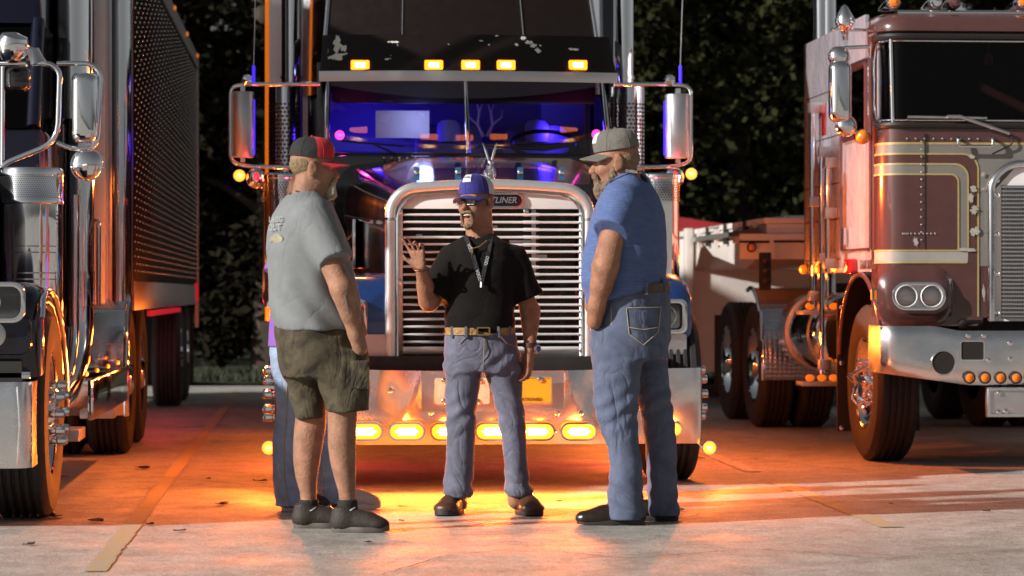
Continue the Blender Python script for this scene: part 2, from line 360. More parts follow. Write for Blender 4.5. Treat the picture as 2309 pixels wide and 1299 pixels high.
def tree(x, y, h_, rx, rz, zc, label, mi, nleaf, size=.16, seed=0):
    R = np.random.default_rng(seed); t = root('broadleaf_tree', label, 'tree', (x, y, 0), 'trees behind the trucks')
    mb = MB(); mb.tube([(x, y, -.1), (x+.1, y, h_*.22), (x-.08, y+.1, h_*.45), (x+.05, y, h_*.75)], [.24, .19, .14, .05], 9)
    tips = []
    for k in range(9):
        z0 = h_*R.uniform(.2, .6); a_ = R.uniform(0, 6.28); l_ = rx*R.uniform(.5, .9); dz = R.uniform(.3, 1.6)
        e = (x+l_*math.cos(a_), y+l_*math.sin(a_), z0+dz); mb.tube([(x, y, z0), ((x+e[0])/2, (y+e[1])/2, z0+dz*.65), e], [.08, .05, .015], 6); tips.append(e)
    part('trunk', mb, bark, t)
    # leaf clumps spread through an uneven crown
    nc = 70; cl = []
    while len(cl) < nc:
        q = R.uniform(-1, 1, 3)
        if .25 < np.linalg.norm(q) < 1: cl.append(q)
    cl = np.array(cl)*[rx, rx*.8, rz]+[0, 0, zc]; cr = R.uniform(.35, .95, nc)
    ids = R.integers(0, nc, nleaf); d = R.normal(0, 1, (nleaf, 3)); d /= np.linalg.norm(d, axis=1)[:, None]
    P = cl[ids]+d*(cr[ids]*R.random(nleaf)**.4)[:, None]
    a1 = R.normal(0, 1, (nleaf, 3)); a1[:, 2] *= .6; a1 /= np.linalg.norm(a1, axis=1)[:, None]; a2 = np.cross(a1, R.normal(0, 1, (nleaf, 3))); a2 /= np.linalg.norm(a2, axis=1)[:, None]+1e-9
    L = (size*R.uniform(.4, 1.9, nleaf))[:, None]
    vs = np.stack([P-a1*L*.5, P+a2*L*.28, P+a1*L*.5, P-a2*L*.28], 1).reshape(-1, 3)
    me = bpy.data.meshes.new('crown'); me.from_pydata(vs.tolist(), [], np.arange(nleaf*4).reshape(-1, 4).tolist()); me.materials.append(leaf_mats[mi])
    o = bpy.data.objects.new('crown', me); C.objects.link(o); o.parent = t
TR = [(-3.6,38,9,3.4,4.2,4.6,'dark tree seen above the left trailer, behind it',1), (-.6,35,8.5,2.6,3.9,4.3,'dark tree filling the gap between left trailer and central truck',2),
 (1.6,42,9.5,3.6,4.5,4.9,'tall tree hidden mostly behind the central truck cab',1), (4.1,35.5,9,2.8,4.3,4.5,'olive-leaved tree just right of the central truck, over the white trailer',0),
 (6.1,37,9,3.0,4.3,4.7,'olive-leaved tree right behind the sleeper of the maroon truck',0), (9.0,38,9,3.4,4.3,4.7,'tree rising behind the roof of the maroon truck at far right',0),
 (12.5,40,9,3.6,4.4,4.7,'rightmost tree beyond the maroon truck',1), (-7.2,41,9.5,3.6,4.4,4.8,'leftmost tree beyond the left truck',1), (3.0,45,10,4,4.6,5,'far tree in the second row behind the olive-leaved trees',1), (7.6,46,10,4,4.6,5,'far tree in the second row behind the maroon truck',1)]
for i, (x, y, h_, rx, rz, zc, lb, mi) in enumerate(TR): tree(x, y, h_, rx, rz, zc, lb, mi, 34000, .115, i)
# a low dark hedge mass closes the view under the crowns
mb = MB(); R = np.random.default_rng(5); n = 130000
P = np.stack([R.uniform(-16, 24, n), 50+R.uniform(-1.2, 1.2, n), R.random(n)*9*(.75+.25*np.sin(np.arange(n)))], 1); P[:, 2] *= .8+.25*np.sin(P[:, 0]*1.3)
a1 = R.normal(0, 1, (n, 3)); a1 /= np.linalg.norm(a1, axis=1)[:, None]; a2 = np.cross(a1, R.normal(0, 1, (n, 3))); a2 /= np.linalg.norm(a2, axis=1)[:, None]
vs = np.stack([P-a1*.17, P+a2*.11, P+a1*.17, P-a2*.11], 1).reshape(-1, 3)
mb.v = [tuple(q) for q in vs]; mb.f = [tuple(q) for q in np.arange(n*4).reshape(-1, 4)]
me = bpy.data.meshes.new('undergrowth'); me.from_pydata(mb.v, [], mb.f); me.materials.append(leaf_mats[1]); o = bpy.data.objects.new('undergrowth', me); C.objects.link(o)
o['label'] = 'dark undergrowth below the trees'; o['category'] = 'undergrowth'; o['kind'] = 'stuff'
# ------------------------------------------------------------------ things half hidden in the dark behind
tent_m = mat('navy_tent_cloth', (.012,.010,.02), .8, noise=.2, nscale=3)
red_tent = mat('red_tent_cloth', (.34,.015,.02), .7, noise=.15, nscale=3)
def tent(x0, x1, y, z0, z1, label, m, legs=True):
    t = root('canopy_tent', label, 'tent', ((x0+x1)/2, y+1.2, 0)); mb = MB()
    xm, ym = (x0+x1)/2, y+1.2; mb.add([(x0,y,z1),(x1,y,z1),(x1,y+2.4,z1),(x0,y+2.4,z1),(xm,ym,z1+.16),(x0,y,z0),(x1,y,z0),(x1,y+2.4,z0),(x0,y+2.4,z0)], [(0,1,4),(1,2,4),(2,3,4),(3,0,4),(0,5,6,1),(1,6,7,2),(2,7,8,3),(3,8,5,0)])
    part('canopy', mb, m, t, smooth=False)
    for xx in (x0+.04, x1-.04):
        for yy in (y+.04, y+2.36): part('leg', MB().cyl((xx, yy, 0), (xx, yy, z1), .02, n=8), frame_black, t)
    return t
x0 = X(1425, 29.5); x1 = X(1560, 29.5)
rt = tent(x0, x1+.6, 29.5, Z(560, 1520, 29.5), Z(512, 1520, 29.5), 'red canopy tent with white lettering behind the right man', red_tent)
text('FOR U', .15, paper_m, rt, ((X(1500,29.5)+X(1545,29.5))/2, 29.49, Z(538, 1520, 29.5)), sx=1.0)

# ------------------------------------------------------------------ shared truck pieces
def tyre_mesh(r, w, rim=.29):
    mb = MB(); h = w/2
    prof = [(rim, -h*.8), (rim+.03, -h*.92), (rim+(r-rim)*.5, -h), (r-.035, -h*.93), (r-.008, -h*.78), (r, -h*.70)]
    for k in range(1, 5):                       # tread ribs with grooves
        c = -h*.70+k*h*1.4/5; prof += [(r, c-.012), (r-.014, c-.007), (r-.014, c+.007), (r, c+.012)]
    prof += [(r, h*.70), (r-.008, h*.78), (r-.035, h*.93), (rim+(r-rim)*.5, h), (rim+.03, h*.92), (rim, h*.8)]
    mb.lathe(prof, (0,0,0), (1,0,0), 56); return mesh('tyre', mb, rubber, ang=30)
def rim_mesh(w, side):                          # polished dish with hand holes seen from its outer side
    mb = MB(); h = w/2; n = 40
    mb.lathe([(.285, h*.82), (.30, h*.86), (.292, h*.7), (.275, h*.45), (.25, h*.30), (.17, h*.42), (.15, h*.62), (.115, h*.66), (.112, h*.9), (.095, h*1.02), (.0, h*1.05)], (0,0,0), (side,0,0), n)
    return mesh('rim', mb, chrome, ang=40)
hole_mb = MB(); hole_mb.lathe([(.0,0), (.026,0), (.03,-.004)], (0,0,0), (1,0,0), 12)
def nut_mesh(side, L=.085, r=.020):
    mb = MB(); mb.lathe([(r*1.25, 0), (r*1.25, .008), (r*.95, .014), (r*.8, L*.55), (r*1.05, L*.6), (r*1.05, L*.92), (r*.85, L), (0, L)], (0,0,0), (side,0,0), 10); return mesh('lug_nut_cover', mb, chrome, ang=30)
def ball_nut(side):
    mb = MB(); mb.lathe([(.02,0), (.018,.03), (.012,.034)]+[(.021*math.sin(a), .055-.021*math.cos(a)) for a in np.linspace(.6, PI, 7)], (0,0,0), (side,0,0), 10); return mesh('lug_nut_cover', mb, chrome, ang=60)
TY = {}
def wheel(truck, x, y, r, w, side, nuts=10, nm=None, turn=0.):
    key = (r, w, side)
    if key not in TY:
        hm = MB(); hm.lathe([(.0,.004), (.027,.004), (.030,-.002)], (0,0,0), (side,0,0), 12)
        TY[key] = (tyre_mesh(r, w), rim_mesh(w, side), mesh('hand_hole', hm, dark_void))
    t = inst('tyre', TY[key][0], truck, (x, y, r), (0, 0, turn)); rm = bpy.data.objects.new('rim', TY[key][1]); C.objects.link(rm); rm.parent = t
    h = w/2
    for k in range(10):
        a = 2*PI*k/10; o = bpy.data.objects.new('hand_hole', TY[key][2]); C.objects.link(o); o.parent = t; o.location = (side*h*.335, .215*math.cos(a+.3), .215*math.sin(a+.3))
        if nuts and nm:
            o = bpy.data.objects.new('lug_nut_cover', nm); C.objects.link(o); o.parent = t; o.location = (side*h*.60, .142*math.cos(a), .142*math.sin(a))
    return t
bolt_me = mesh('bolt', MB().lathe([(.016,0), (.016,-.004), (.011,-.008), (0,-.009)], (0,0,0), (0,1,0), 10), chrome)
rivet_me = mesh('rivet', MB().lathe([(.007,0), (.005,-.003), (0,-.004)], (0,0,0), (0,1,0), 8), alu)

# ------------------------------------------------------------------ central conventional truck
XC = 1.02; YB = 14.62
T1 = root('semi_truck', 'black and blue long-nosed semi truck with chrome grille and lit amber lamps in the middle', 'semi truck', (XC, 16, 0))
def mx(s, d): return XC+s*d
# bumper: deep polished sheet, ends wrapped back, crumpled left and right of the plate panel
bz0, bz1 = Z(1003, 1100, YB), Z(836, 1100, YB)
def bump_fn(u, v):
    x = u*1.19; y = YB
    if abs(u) > .955: q = (abs(u)-.955)/.045; x = math.copysign(1.136+.05*math.sin(q*PI/2), u); y = YB+.05*(1-math.cos(q*PI/2))
    if abs(u) > 1: x = math.copysign(1.186, u); y = YB+.05+(abs(u)-1)*1.2
    z = bz0+(bz1-bz0+.02*max(0, abs(u)-.3))*v
    y += .035*(1-v)**3+.012*v**4
    def crease(cx, tilt, w, amp):
        d = (u-cx-tilt*(v-.5)); return -amp*math.exp(-abs(d)/w)*min(1, v*1.4)*(1-.2*v)
    if abs(u) < .98:
        y += crease(-.40, .16, .05, .035)+.018*math.exp(-((u+.52)/.09)**2-((v-.65)/.35)**2)
        y += crease(.40, -.10, .035, .02)+.02*math.exp(-((u-.47)/.06)**2-((v-.75)/.3)**2)
        y += .006*math.sin(u*9+2*v)+.004*math.sin(u*23-v*5)
    return (XC+x, y, z)
us = sorted(set(list(np.linspace(-1, 1, 120))+[-1.3, -1.15, 1.15, 1.3]))
bumper = part('bumper', MB().grid(bump_fn, us, np.linspace(0, 1, 18)), bumper_chrome, T1, ang=60)
for (px, py) in ((972,930),(1256,932),(1309,932),(880,880),(1250,975)): inst('bolt', bolt_me, bumper, Q(px, py, YB-.012))
# plate panel hung on the bumper
pa = Q(950, 928, YB-.05); pb = Q(1272, 838, YB-.05)
panel = part('plate_panel', MB().grid(lambda u, v: (pa[0]+(pb[0]-pa[0])*u, YB-.055+.012*math.sin(u*7+v*2)*v+.01*v*v, pa[2]+(pb[2]-pa[2])*v), np.linspace(0, 1, 30), np.linspace(0, 1, 8)), alu, T1, ang=60)
def plate(px0, px1, py0, py1, m, Y):
    a = Q(px0, py1, Y); b = Q(px1, py0, Y)
    return part('licence_plate', MB().prism(rrect((a[0]+b[0])/2, (a[2]+b[2])/2, b[0]-a[0], b[2]-a[2], .012), 'y', Y, Y+.004), m, T1)
p1 = plate(980, 1104, 852, 911, plate_white, YB-.072); p2 = plate(1134, 1244, 851, 909, yellow_plate, YB-.075)
part('plate_rim', MB().plate(rrect(X(1189,YB-.08), Z(880,1189,YB-.08), .278, .150, .012), rrect(X(1189,YB-.08), Z(880,1189,YB-.08), .262, .134, .010), YB-.0785, YB-.0765), gold, p2)
text('APPORTIONED', .024, dark_print, p2, (X(1186, YB-.08), YB-.0765, Z(901, 1186, YB-.08)), ext=.001, sx=1.15)
for (px, py) in ((1002,858),(1002,905),(1076,905),(1081,858)): inst('bolt', bolt_me, p1, Q(px, py, YB-.074), )
inst('bolt', bolt_me, p2, Q(1218, 856, YB-.078))
# bumper marker lamps
def oval_lamp(px, py, Y, w=.185, h_=.082, power=11.):
    c = Q(px, py, Y); b = part('amber_marker_lamp', MB().prism(rrect(c[0], c[2], w, h_, h_/2, 8), 'y', Y-.022, Y+.02), amber_on, T1, .006)
    mb = MB()
    for r_ in (-1, 0, 1):
        for k in range(-4, 5):
            if abs(k) == 4 and r_: continue
            cx, cz = c[0]+k*.0145, c[2]+r_*.0155; mb.prism(circ(cx, cz, .0068, 8), 'y', Y-.0245, Y-.02)
    part('led_cluster', mb, amber_hot, b)
    part('rubber_rim', MB().plate(rrect(c[0], c[2], w+.022, h_+.022, (h_+.022)/2, 8), rrect(c[0], c[2], w-.002, h_-.002, (h_-.002)/2, 8), Y-.014, Y-.004), chrome, b)
    lamp(b, (c[0], Y-.045, c[2]), power, AMB, 'AREA', w, (0, -1, .4), h_); lamp(b, (c[0], Y-.11, c[2]), 1.2, AMB, 'POINT', .03); return b
for px in (722, 822, 917, 1011, 1112, 1210, 1305, 1400): oval_lamp(px, 973, YB-.005)
def round_lamp(c, r, power, parent=None, m=amber_ball, ring=chrome, aim=None, d=(0,-1,0), col=AMB, name='round_amber_lamp'):
    c = V(c); d = V(d); b = part(name, MB().sph(c, (r, r, r), 16, 10), amber_on if m is amber_ball else m, parent or T1)
    if m is amber_ball: part('bulb', MB().sph(c+d*r*.55, (r*.62, r*.55, r*.62), 14, 8), amber_ball, b)
    part('lamp_ring', MB().lathe([(r*1.02, .0), (r*1.15, .0), (r*1.12, r*.9), (r*.5, r*1.5), (.0, r*1.55)], c+d*(-0.0), -d, 18), ring, b)
    lamp(b, c+(d if aim is None else V(aim)/np.linalg.norm(aim))*(r*1.15+.012), power, col, 'POINT' if aim is None else 'AREA', r*.8 if aim is None else r*1.5, aim); return b
for s, px in ((1, 1600), (-1, 606)):
    c = Q(px, 1010, YB+.06); round_lamp(c, .036, 6, aim=(s*.8,-.6,.1))
    part('lamp_bracket', MB().tube([(XC+s*1.17, YB+.08, c[2]+.03), (XC+s*1.2, YB+.075, c[2]-.005), (c[0]-s*.03, YB+.08, c[2])], .008), chrome, T1)
c = Q(1523, 968, YB-.008); round_lamp(c, .033, 3, m=amber_on); c = Q(690, 968, YB-.008); round_lamp(c, .033, 3, m=amber_on)
# dark gap, frame rails
part('front_crossmember', MB().box(XC-1.0, XC+1.0, YB+.14, YB+.30, .58, .74), frame_black, T1, .01)
for s in (-1, 1): part('frame_rail', MB().box(XC+s*.42-.05, XC+s*.42+.05, YB+.3, 25, .62, .88), frame_black, T1, .01)
part('axle_beam', MB().tube([(XC-1.0, 15.3, .5), (XC-.5, 15.3, .42), (XC+.5, 15.3, .42), (XC+1.0, 15.3, .5)], .06), frame_black, T1)
# grille
YG = 14.86
g0 = Q(868, 806, YG); g1 = Q(1340, 405, YG); gx = (g0[0]+g1[0])/2; gw = (g1[0]-g0[0])/2; gzb = g0[2]; gzt = g1[2]; XC_G = gx
tr = .033
def shell_path(off):                            # upright sides, broad rounded shoulders, slightly crowned top
    P = [(gx-gw+off, YG, gzb), (gx-gw+off, YG, gzt-off-.16)]
    for t in np.linspace(0, PI/2, 9)[1:]: P.append((gx-gw+off+.16*(1-math.cos(t)), YG, gzt-off-.16+.142*math.sin(t)))
    for u in np.linspace(-1, 1, 11)[1:-1]: P.append((gx+(gw-off-.16)*u, YG, gzt-off-.018+.018*(1-u*u)))
    Rr = [(2*gx-p[0], p[1], p[2]) for p in P[:10]][::-1]
    return P+Rr
shell = part('grille_shell', MB().tube(shell_path(tr), tr, 14), shell_m, T1, ang=60)
for s in (-1, 1): part('clamp', MB().cyl((gx+s*(gw-tr), YG, gzt-.235), (gx+s*(gw-tr), YG, gzt-.220), tr+.004, n=16), chrome, shell)
part('shell_bead', MB().tube([(p[0], YG-.02, p[2]) for p in shell_path(tr*2.1)], .008, 8), chrome, shell)
ox0, oz0 = X(908, YG), Z(782, 908, YG); ox1, oz1 = X(1306, YG), Z(472, 1306, YG)
def face_outer(z):
    e = gzt-.07
    if z < gzt-.18: return gw-.06
    return gw-.06-.11*(1-math.sqrt(max(0, 1-((z-(gzt-.18))/.135)**2)))
mb = MB()
mb.box(gx-gw+.055, ox0, YG-.006, YG+.01, gzb+.0, oz1); mb.box(ox1, gx+gw-.055, YG-.006, YG+.01, gzb, oz1); mb.box(ox0, ox1, YG-.006, YG+.01, gzb, oz0)
grille_face = part('grille_face', mb, pale_alu, T1, .003)
zs = np.linspace(oz1+.001, gzt-.05, 14); mb = MB()
L_ = [(gx-face_outer(z), z) for z in zs]; R_ = [(gx+face_outer(z), z) for z in zs]
mb.prism(L_+R_[::-1], 'y', YG-.004, YG+.01); part('grille_header', mb, pale_alu, grille_face, .002)
for px, py in ((902,477),(1186,477),(1312,477),(901,636),(1312,790)): inst('bolt', bolt_me, grille_face, Q(px, py, YG-.006))
part('radiator', MB().box(ox0+.01, ox1-.01, YG+.11, YG+.15, oz0, oz1), radiator_m, T1)
for k in range(30):
    xx = random.uniform(ox0+.04, ox1-.08); zz = random.uniform(oz0+.04, oz1-.06)
    part('radiator_fitting', MB().box(xx, xx+random.uniform(.02, .22), YG+.095, YG+.109, zz, zz+random.uniform(.008, .03)), random.choice([frame_black, radiator_m, black_plastic, dark_void, alu]), T1)
for px in (1000, 1104, 1205, 1270): part('grille_support', MB().box(X(px, YG)-.012, X(px, YG)+.012, YG+.045, YG+.07, oz0, oz1), black_plastic if px != 1205 else alu, T1)
part('grille_housing', MB().plate(rrect((ox0+ox1)/2, (oz0+oz1)/2, ox1-ox0+.02, oz1-oz0+.02, .004), rrect((ox0+ox1)/2, (oz0+oz1)/2, ox1-ox0-.002, oz1-oz0-.002, .004), YG+.011, YG+.11), dark_void, T1)
mb = MB(); sw = ox1-ox0
secs = [(-.5, .0072), (-.14, .0072), (-.135, .0098), (-.04, .0098), (-.035, .0072), (.18, .0072), (.185, .0098), (.27, .0098), (.275, .0072), (.5, .0072)]
mb.loft([[(sx_*sw, .018*math.cos(a), r_*math.sin(a)) for a in np.linspace(0, 2*PI, 10, endpoint=False)] for sx_, r_ in secs])
slat_me = mesh('grille_slat', mb, slat_m, ang=50)
for i, py in enumerate((484,501,517.5,535,551.5,568,585,602,619,636,653,670,687,702,719,736.5,754,771)):
    o = inst('grille_slat', slat_me, T1, ((ox0+ox1)/2, YG+.004, Z(py, 1104, YG)), (random.gauss(.12, .05), random.gauss(0, .002), 0))
# emblem
ec = Q(1104, 452, YG-.012); ew = .375
em = part('emblem', MB().prism(rrect(ec[0], ec[2], ew, .074, .037, 8), 'y', YG-.016, YG-.002), dark_blue, T1)
part('emblem_rim', MB().plate(rrect(ec[0], ec[2], ew+.012, .086, .043, 8), rrect(ec[0], ec[2], ew-.008, .066, .033, 8), YG-.024, YG-.003), chrome, em)
text('FREIGHTLINER', .048, letter_m, em, (ec[0], YG-.017, ec[2]), shear=.25, bold=.0008, sx=.98)
# hood: from the grille shell back and up to the cowl
def hood_ring(Y, hw, zt, zb, r, crown):
    P = [(XC-hw, Y, zb), (XC-hw, Y, (zb+zt)/2), (XC-hw, Y, zt-r)]
    for t in np.linspace(0, PI/2, 7)[1:]: P.append((XC-hw+r*(1-math.cos(t)), Y, zt-r+r*math.sin(t)))
    for u in (-.6, -.25): P.append((XC+(hw-r)*u, Y, zt+crown*(1-u*u)))
    return P+[(2*XC-p[0], p[1], p[2]) for p in P[::-1]]
secs = [(YG+.02, .565, 1.70, .80, .16, .02), (15.3, .60, 1.745, .82, .16, .03), (15.9, .70, 1.82, .85, .17, .05), (16.5, .80, 1.89, .88, .18, .06), (16.88, .87, 1.93, .9, .18, .06)]
part('hood', MB().loft([hood_ring(*s_) for s_ in secs], cap=False, closed=False), dark_blue, T1, ang=60)
part('cowl', MB().box(XC-.95, XC+.95, 16.86, 17.05, 1.2, 1.985), black_paint, T1, .02)
for s in (-1, 1):                               # chrome side vent strips
    part('hood_side_vent', MB().box(XC+s*.755-.01, XC+s*.755+.01, 16.0, 16.6, 1.25, 1.55), chrome, T1, .005)
    mb = MB(); mb.tube([(XC+s*.66, 15.55, 1.52), (XC+s*.80, 16.5, 1.58)], .012); part('hood_trim', mb, chrome, T1)
# bug deflector on blue brackets
def defl(u, v):
    q = abs(u); x = XC+u*.60; y = YG+.15+.09*q**3+.05*(1-v); z = Z(413, 1104, YG+.15)+v*(.145-.045*max(0, q-.8)*5*v)
    return (x, y, z)
part('bug_deflector', MB().grid(defl, np.linspace(-1, 1, 40), np.linspace(0, 1, 8)), clear_plastic, T1, ang=80)
brk = mat('blue_anodised', (.10,.32,.62), .3, .8)
for px in (940, 1033, 1173, 1266):
    c = Q(px, 392, YG+.12); b = part('deflector_bracket', MB().prism(rrect(c[0], c[2], .034, .075, .004), 'y', c[1]-.004, c[1]+.004), brk, T1); inst('bolt', bolt_me, b, (c[0], c[1]-.005, c[2]+.008))
# hood ornament: small chrome hare with long upright ears
oc = Q(1105, 400, YG+.06); mb = MB(); ox, oy, oz = oc
mb.cyl((ox, oy, oz-.015), (ox, oy, oz), .03, n=12); mb.sph((ox, oy+.01, oz+.035), (.026,.035,.042)); mb.sph((ox, oy-.012, oz+.082), (.019,.026,.021)); mb.sph((ox, oy-.036, oz+.076), (.011,.014,.011), 10, 8)
for s in (-1, 1):
    mb.tube([(ox+s*.008, oy, oz+.095), (ox+s*.024, oy+.01, oz+.15), (ox+s*.042, oy+.015, oz+.20)], [.006, .009, .001], 8)
    mb.tube([(ox+s*.018, oy-.02, oz+.045), (ox+s*.022, oy-.045, oz+.02), (ox+s*.02, oy-.05, oz)], [.011, .008, .008], 8); mb.sph((ox+s*.024, oy+.025, oz+.018), (.014,.028,.02), 10, 8)
part('hood_ornament', mb, chrome, T1, ang=60)
# fenders, headlights
def fender(s):
    cen = [(14.93, .74), (14.90, .90), (14.90, 1.04), (14.95, 1.12), (15.06, 1.185), (15.28, 1.215), (15.55, 1.20), (15.85, 1.12), (16.1, .98), (16.25, .8), (16.32, .66)]
    wd = [(.58, 0, 0), (.80, 0, 0), (1.06, 0, 0), (1.12, .01, 1), (1.16, .035, 2), (1.175, .075, 3), (1.172, .12, 4), (1.15, .13, 5)]
    n = len(cen)
    def f(i, j):
        y, z = cen[i]; a = V(cen[max(i-1, 0)]); b = V(cen[min(i+1, n-1)]); t = (b-a)/np.linalg.norm(b-a); nn = V((t[1], -t[0]))   # inward normal
        w, dn, _ = wd[j]; return (XC+s*w, y+nn[0]*dn, z+nn[1]*dn)
    fe = part('fender', MB().grid(f, range(n), range(len(wd))), blue_paint, T1, ang=70)
    hx = XC+s*.915; hz = (Z(680, 1520, 14.87)+Z(747, 1520, 14.87))/2
    hl = part('headlight', MB().prism(rrect(hx, hz, .40, .175, .03), 'y', 14.875, 14.93), black_plastic, T1)
    part('bezel', MB().plate(rrect(hx, hz, .43, .20, .04), rrect(hx, hz, .37, .15, .025), 14.852, 14.89), chrome, hl, .003)
    for q in (-1, 1):
        part('reflector', MB().lathe([(.066, 0), (.05, .018), (.02, .03), (0, .03)], (hx+q*.09, 14.862, hz), (0,1,0), 18), chrome, hl)
        part('lens', MB().prism(rrect(hx+q*.09, hz, .16, .135, .02), 'y', 14.856, 14.860), lens_glass, hl)
    part('fender_valance', MB().prism(rrect(XC+s*.86, (.735+.865)/2, .54, .125, .015), 'y', 14.885, 14.92), alu, T1)
    nm = nut_mesh(s, .13, .024); wheel(T1, XC+s*1.08, 15.32, .51, .29, s, nm=nm)
    part('mud_flap', MB().box(XC+s*.82, XC+s*1.15, 16.4, 16.42, .25, .8), black_plastic, T1)
    red = part('underglow_strip', MB().box(XC+s*.9, XC+s*.93, 16.5, 17.9, .60, .63), red_on, T1); lamp(red, (XC+s*1.0, 16.6, .45), 8, (1,.03,.06), 'POINT', .1)
    lamp(red, (XC+s*.8, 15.75, .72), 2, (1,.03,.06), 'POINT', .06)
for s in (-1, 1): fender(s)
# cab
YC = 17.0
for s in (-1, 1):
    mb = MB(); mb.loft([[(XC+s*w, y, z), (XC+s*(w+.055), y+.01, z), (XC+s*(w+.06), y+.10, z), (XC+s*(w+.01), y+.10, z)] for w, y, z in ((.90, 16.93, 1.95), (.885, 17.28, 2.55))]); part('windshield_post', mb, black_paint, T1, .01)
    part('post_trim', MB().tube([(XC+s*.925, 16.915, 1.95), (XC+s*.91, 17.25, 2.5)], .014), chrome, T1)
    part('door', MB().box(XC+s*.955-.02, XC+s*.955+.02, 17.05, 18.2, .95, 2.0), black_paint, T1, .01)
    part('door_window', MB().box(XC+s*.945-.004, XC+s*.945+.004, 17.2, 18.2, 2.0, 2.55), dark_glass, T1)
    part('pillar', MB().box(XC+s*.95-.025, XC+s*.95+.025, 18.2, 18.35, .95, 2.7), black_paint, T1, .01)
part('roof', MB().prism([(17.25, 2.56), (17.3, 2.72), (17.8, 2.86), (18.5, 2.9), (18.5, 2.8), (17.35, 2.54)], 'x', XC-.94, XC+.94), black_paint, T1, .02)
part('cab_back', MB().box(XC-.93, XC+.93, 18.42, 18.48, .95, 2.8), cab_cloth, T1)
part('cab_floor', MB().box(XC-.93, XC+.93, 17.06, 18.42, .95, 1.0), cab_dark, T1)
part('dashboard', MB().prism([(17.06, 1.0), (17.06, 1.93), (17.3, 1.98), (17.5, 1.93), (17.5, 1.6), (17.3, 1.0)], 'x', XC-.92, XC+.92), cab_dark, T1, .02)
for s, x0, x1 in ((-1, -.90, -.012), (1, .012, .90)):
    gl = part('windshield', MB().add([(XC+x0, 16.94, 1.985), (XC+x1, 16.94, 1.985), (XC+x1*.985, 17.26, 2.5), (XC+x0*.985, 17.26, 2.5)], [(0,1,2,3)]), glass_m, T1)
part('windshield_divider', MB().tube([(XC, 16.925, 1.975), (XC, 17.25, 2.5)], .014), chrome, T1)
part('windshield_gasket', MB().tube([(XC-.92, 16.92, 1.985), (XC+.92, 16.92, 1.985)], .02), black_plastic, T1)
mb = MB()
for k in range(7): mb.sph((XC-.55+k*.05, 16.84, 1.965), .008, 8, 6)
part('washer_jets', mb, alu, T1)
# blue cabin light, seats, wheel, paper, antlers
dome = part('cab_lamp', MB().box(XC-.5, XC+.5, 18.25, 18.3, 2.66, 2.69), blue_glow, T1)
part('dark_reflection_stand_in', MB().box(XC-.88, XC+.88, 17.42, 17.44, 2.36, 2.60), cab_dark, T1, .01)  # added dark panel standing in for the dark reflection across the windshield top
for dx in (-.62, .62): lamp(dome, (XC+dx, 17.95, 2.2), 8, (.05,.02,1), 'POINT', .08)
lamp(dome, (XC-.3, 17.40, 2.25), 1.6, (.40,.45,1), 'POINT', .06)  # added pale-blue fill in front of the paper, no fitting of its own
for (px, s) in ((1012, 1), (1210, 1)):
    cx = X(px, 18.0); mb = MB(); mb.prism(rrect(cx, 1.95, .46, .62, .10), 'y', 17.98, 18.1); seat = part('seat', mb, cab_cloth, T1, .03)
    zc = Z(293, px, 17.95); hr = MB(); hr.loft([[(cx+w*math.cos(a), 17.98+.05*math.sin(a), zc+dz) for a in np.linspace(0, 2*PI, 16, endpoint=False)] for w, dz in ((.075,-.08), (.085,-.02), (.08,.04), (.055,.065), (.01,.07))])
    part('headrest', hr, mat('pale_seat_vinyl', (.42,.42,.5), .5), seat)
pp = Q(847, 311, 17.62); pq = Q(968, 250, 17.62)
part('paper_sheet', MB().box(pp[0], pq[0], 17.62, 17.624, pp[2], pq[2]), paper_m, T1)
pp = Q(1240, 300, 18.36); pq = Q(1300, 225, 18.36); lk = part('locker_door', MB().prism(rrect((pp[0]+pq[0])/2, (pp[2]+pq[2])/2, pq[0]-pp[0]+.12, pq[2]-pp[2]+.05, .03), 'y', 18.36, 18.42), mat('pale_blue_vinyl', (.4,.4,.55), .5), T1, .01)
mb = MB()
for s in (-1, 1):
    b0 = V(Q(1094, 308, 17.75)); q = [b0+V((s*.012, 0, 0)), b0+V((s*.05, 0, .08)), b0+V((s*.04, 0, .16)), b0+V((s*.06, 0, .24))]; mb.tube(q, [.012,.010,.008,.003], 7)
    mb.tube([q[1], q[1]+V((s*.06,-.02,.05)), q[1]+V((s*.065,-.02,.10))], [.009,.006,.002], 6); mb.tube([q[2], q[2]+V((-s*.02,-.02,.06))], [.007,.002], 6)
part('antler_ornament', mb, mat('bone', (.55,.5,.42), .5), T1)
sw_c = V((X(1228, 17.65), 17.65, Z(325, 1228, 17.65))); t_ = .5
part('steering_wheel', MB().tube([sw_c+.225*V((math.cos(a), math.sin(a)*math.cos(1.2), math.sin(a)*math.sin(.42))) for a in np.linspace(0, 2*PI, 33)], .014, 8, False), black_plastic, T1)
part('steering_hub', MB().tube([sw_c+V((-.2,0,0)), sw_c+V((0,0,-.02)), sw_c+V((.2,0,0))], [.014,.03,.014], 8), black_plastic, T1)
for px, py in ((766,305),(1345,303)): round_lamp(Q(px, py, 17.25), .030, .6, m=pink_on, col=(1,.05,.4), ring=chrome, name='pink_lamp')
for px0, px1, pxm, pym in ((768, 912, 835, 321), (1078, 1222, 1148, 330)):
    a = V(Q(px0, pym-3, 16.93)); b = V(Q(px1, pym+9, 16.93)); c = (a+b)/2
    w = part('wiper', MB().tube([a, c, b], .006, 6), black_plastic, T1); part('wiper_arm', MB().tube([c, V(Q(pxm+70, pym+32, 16.88))], .007, 6), black_plastic, w)
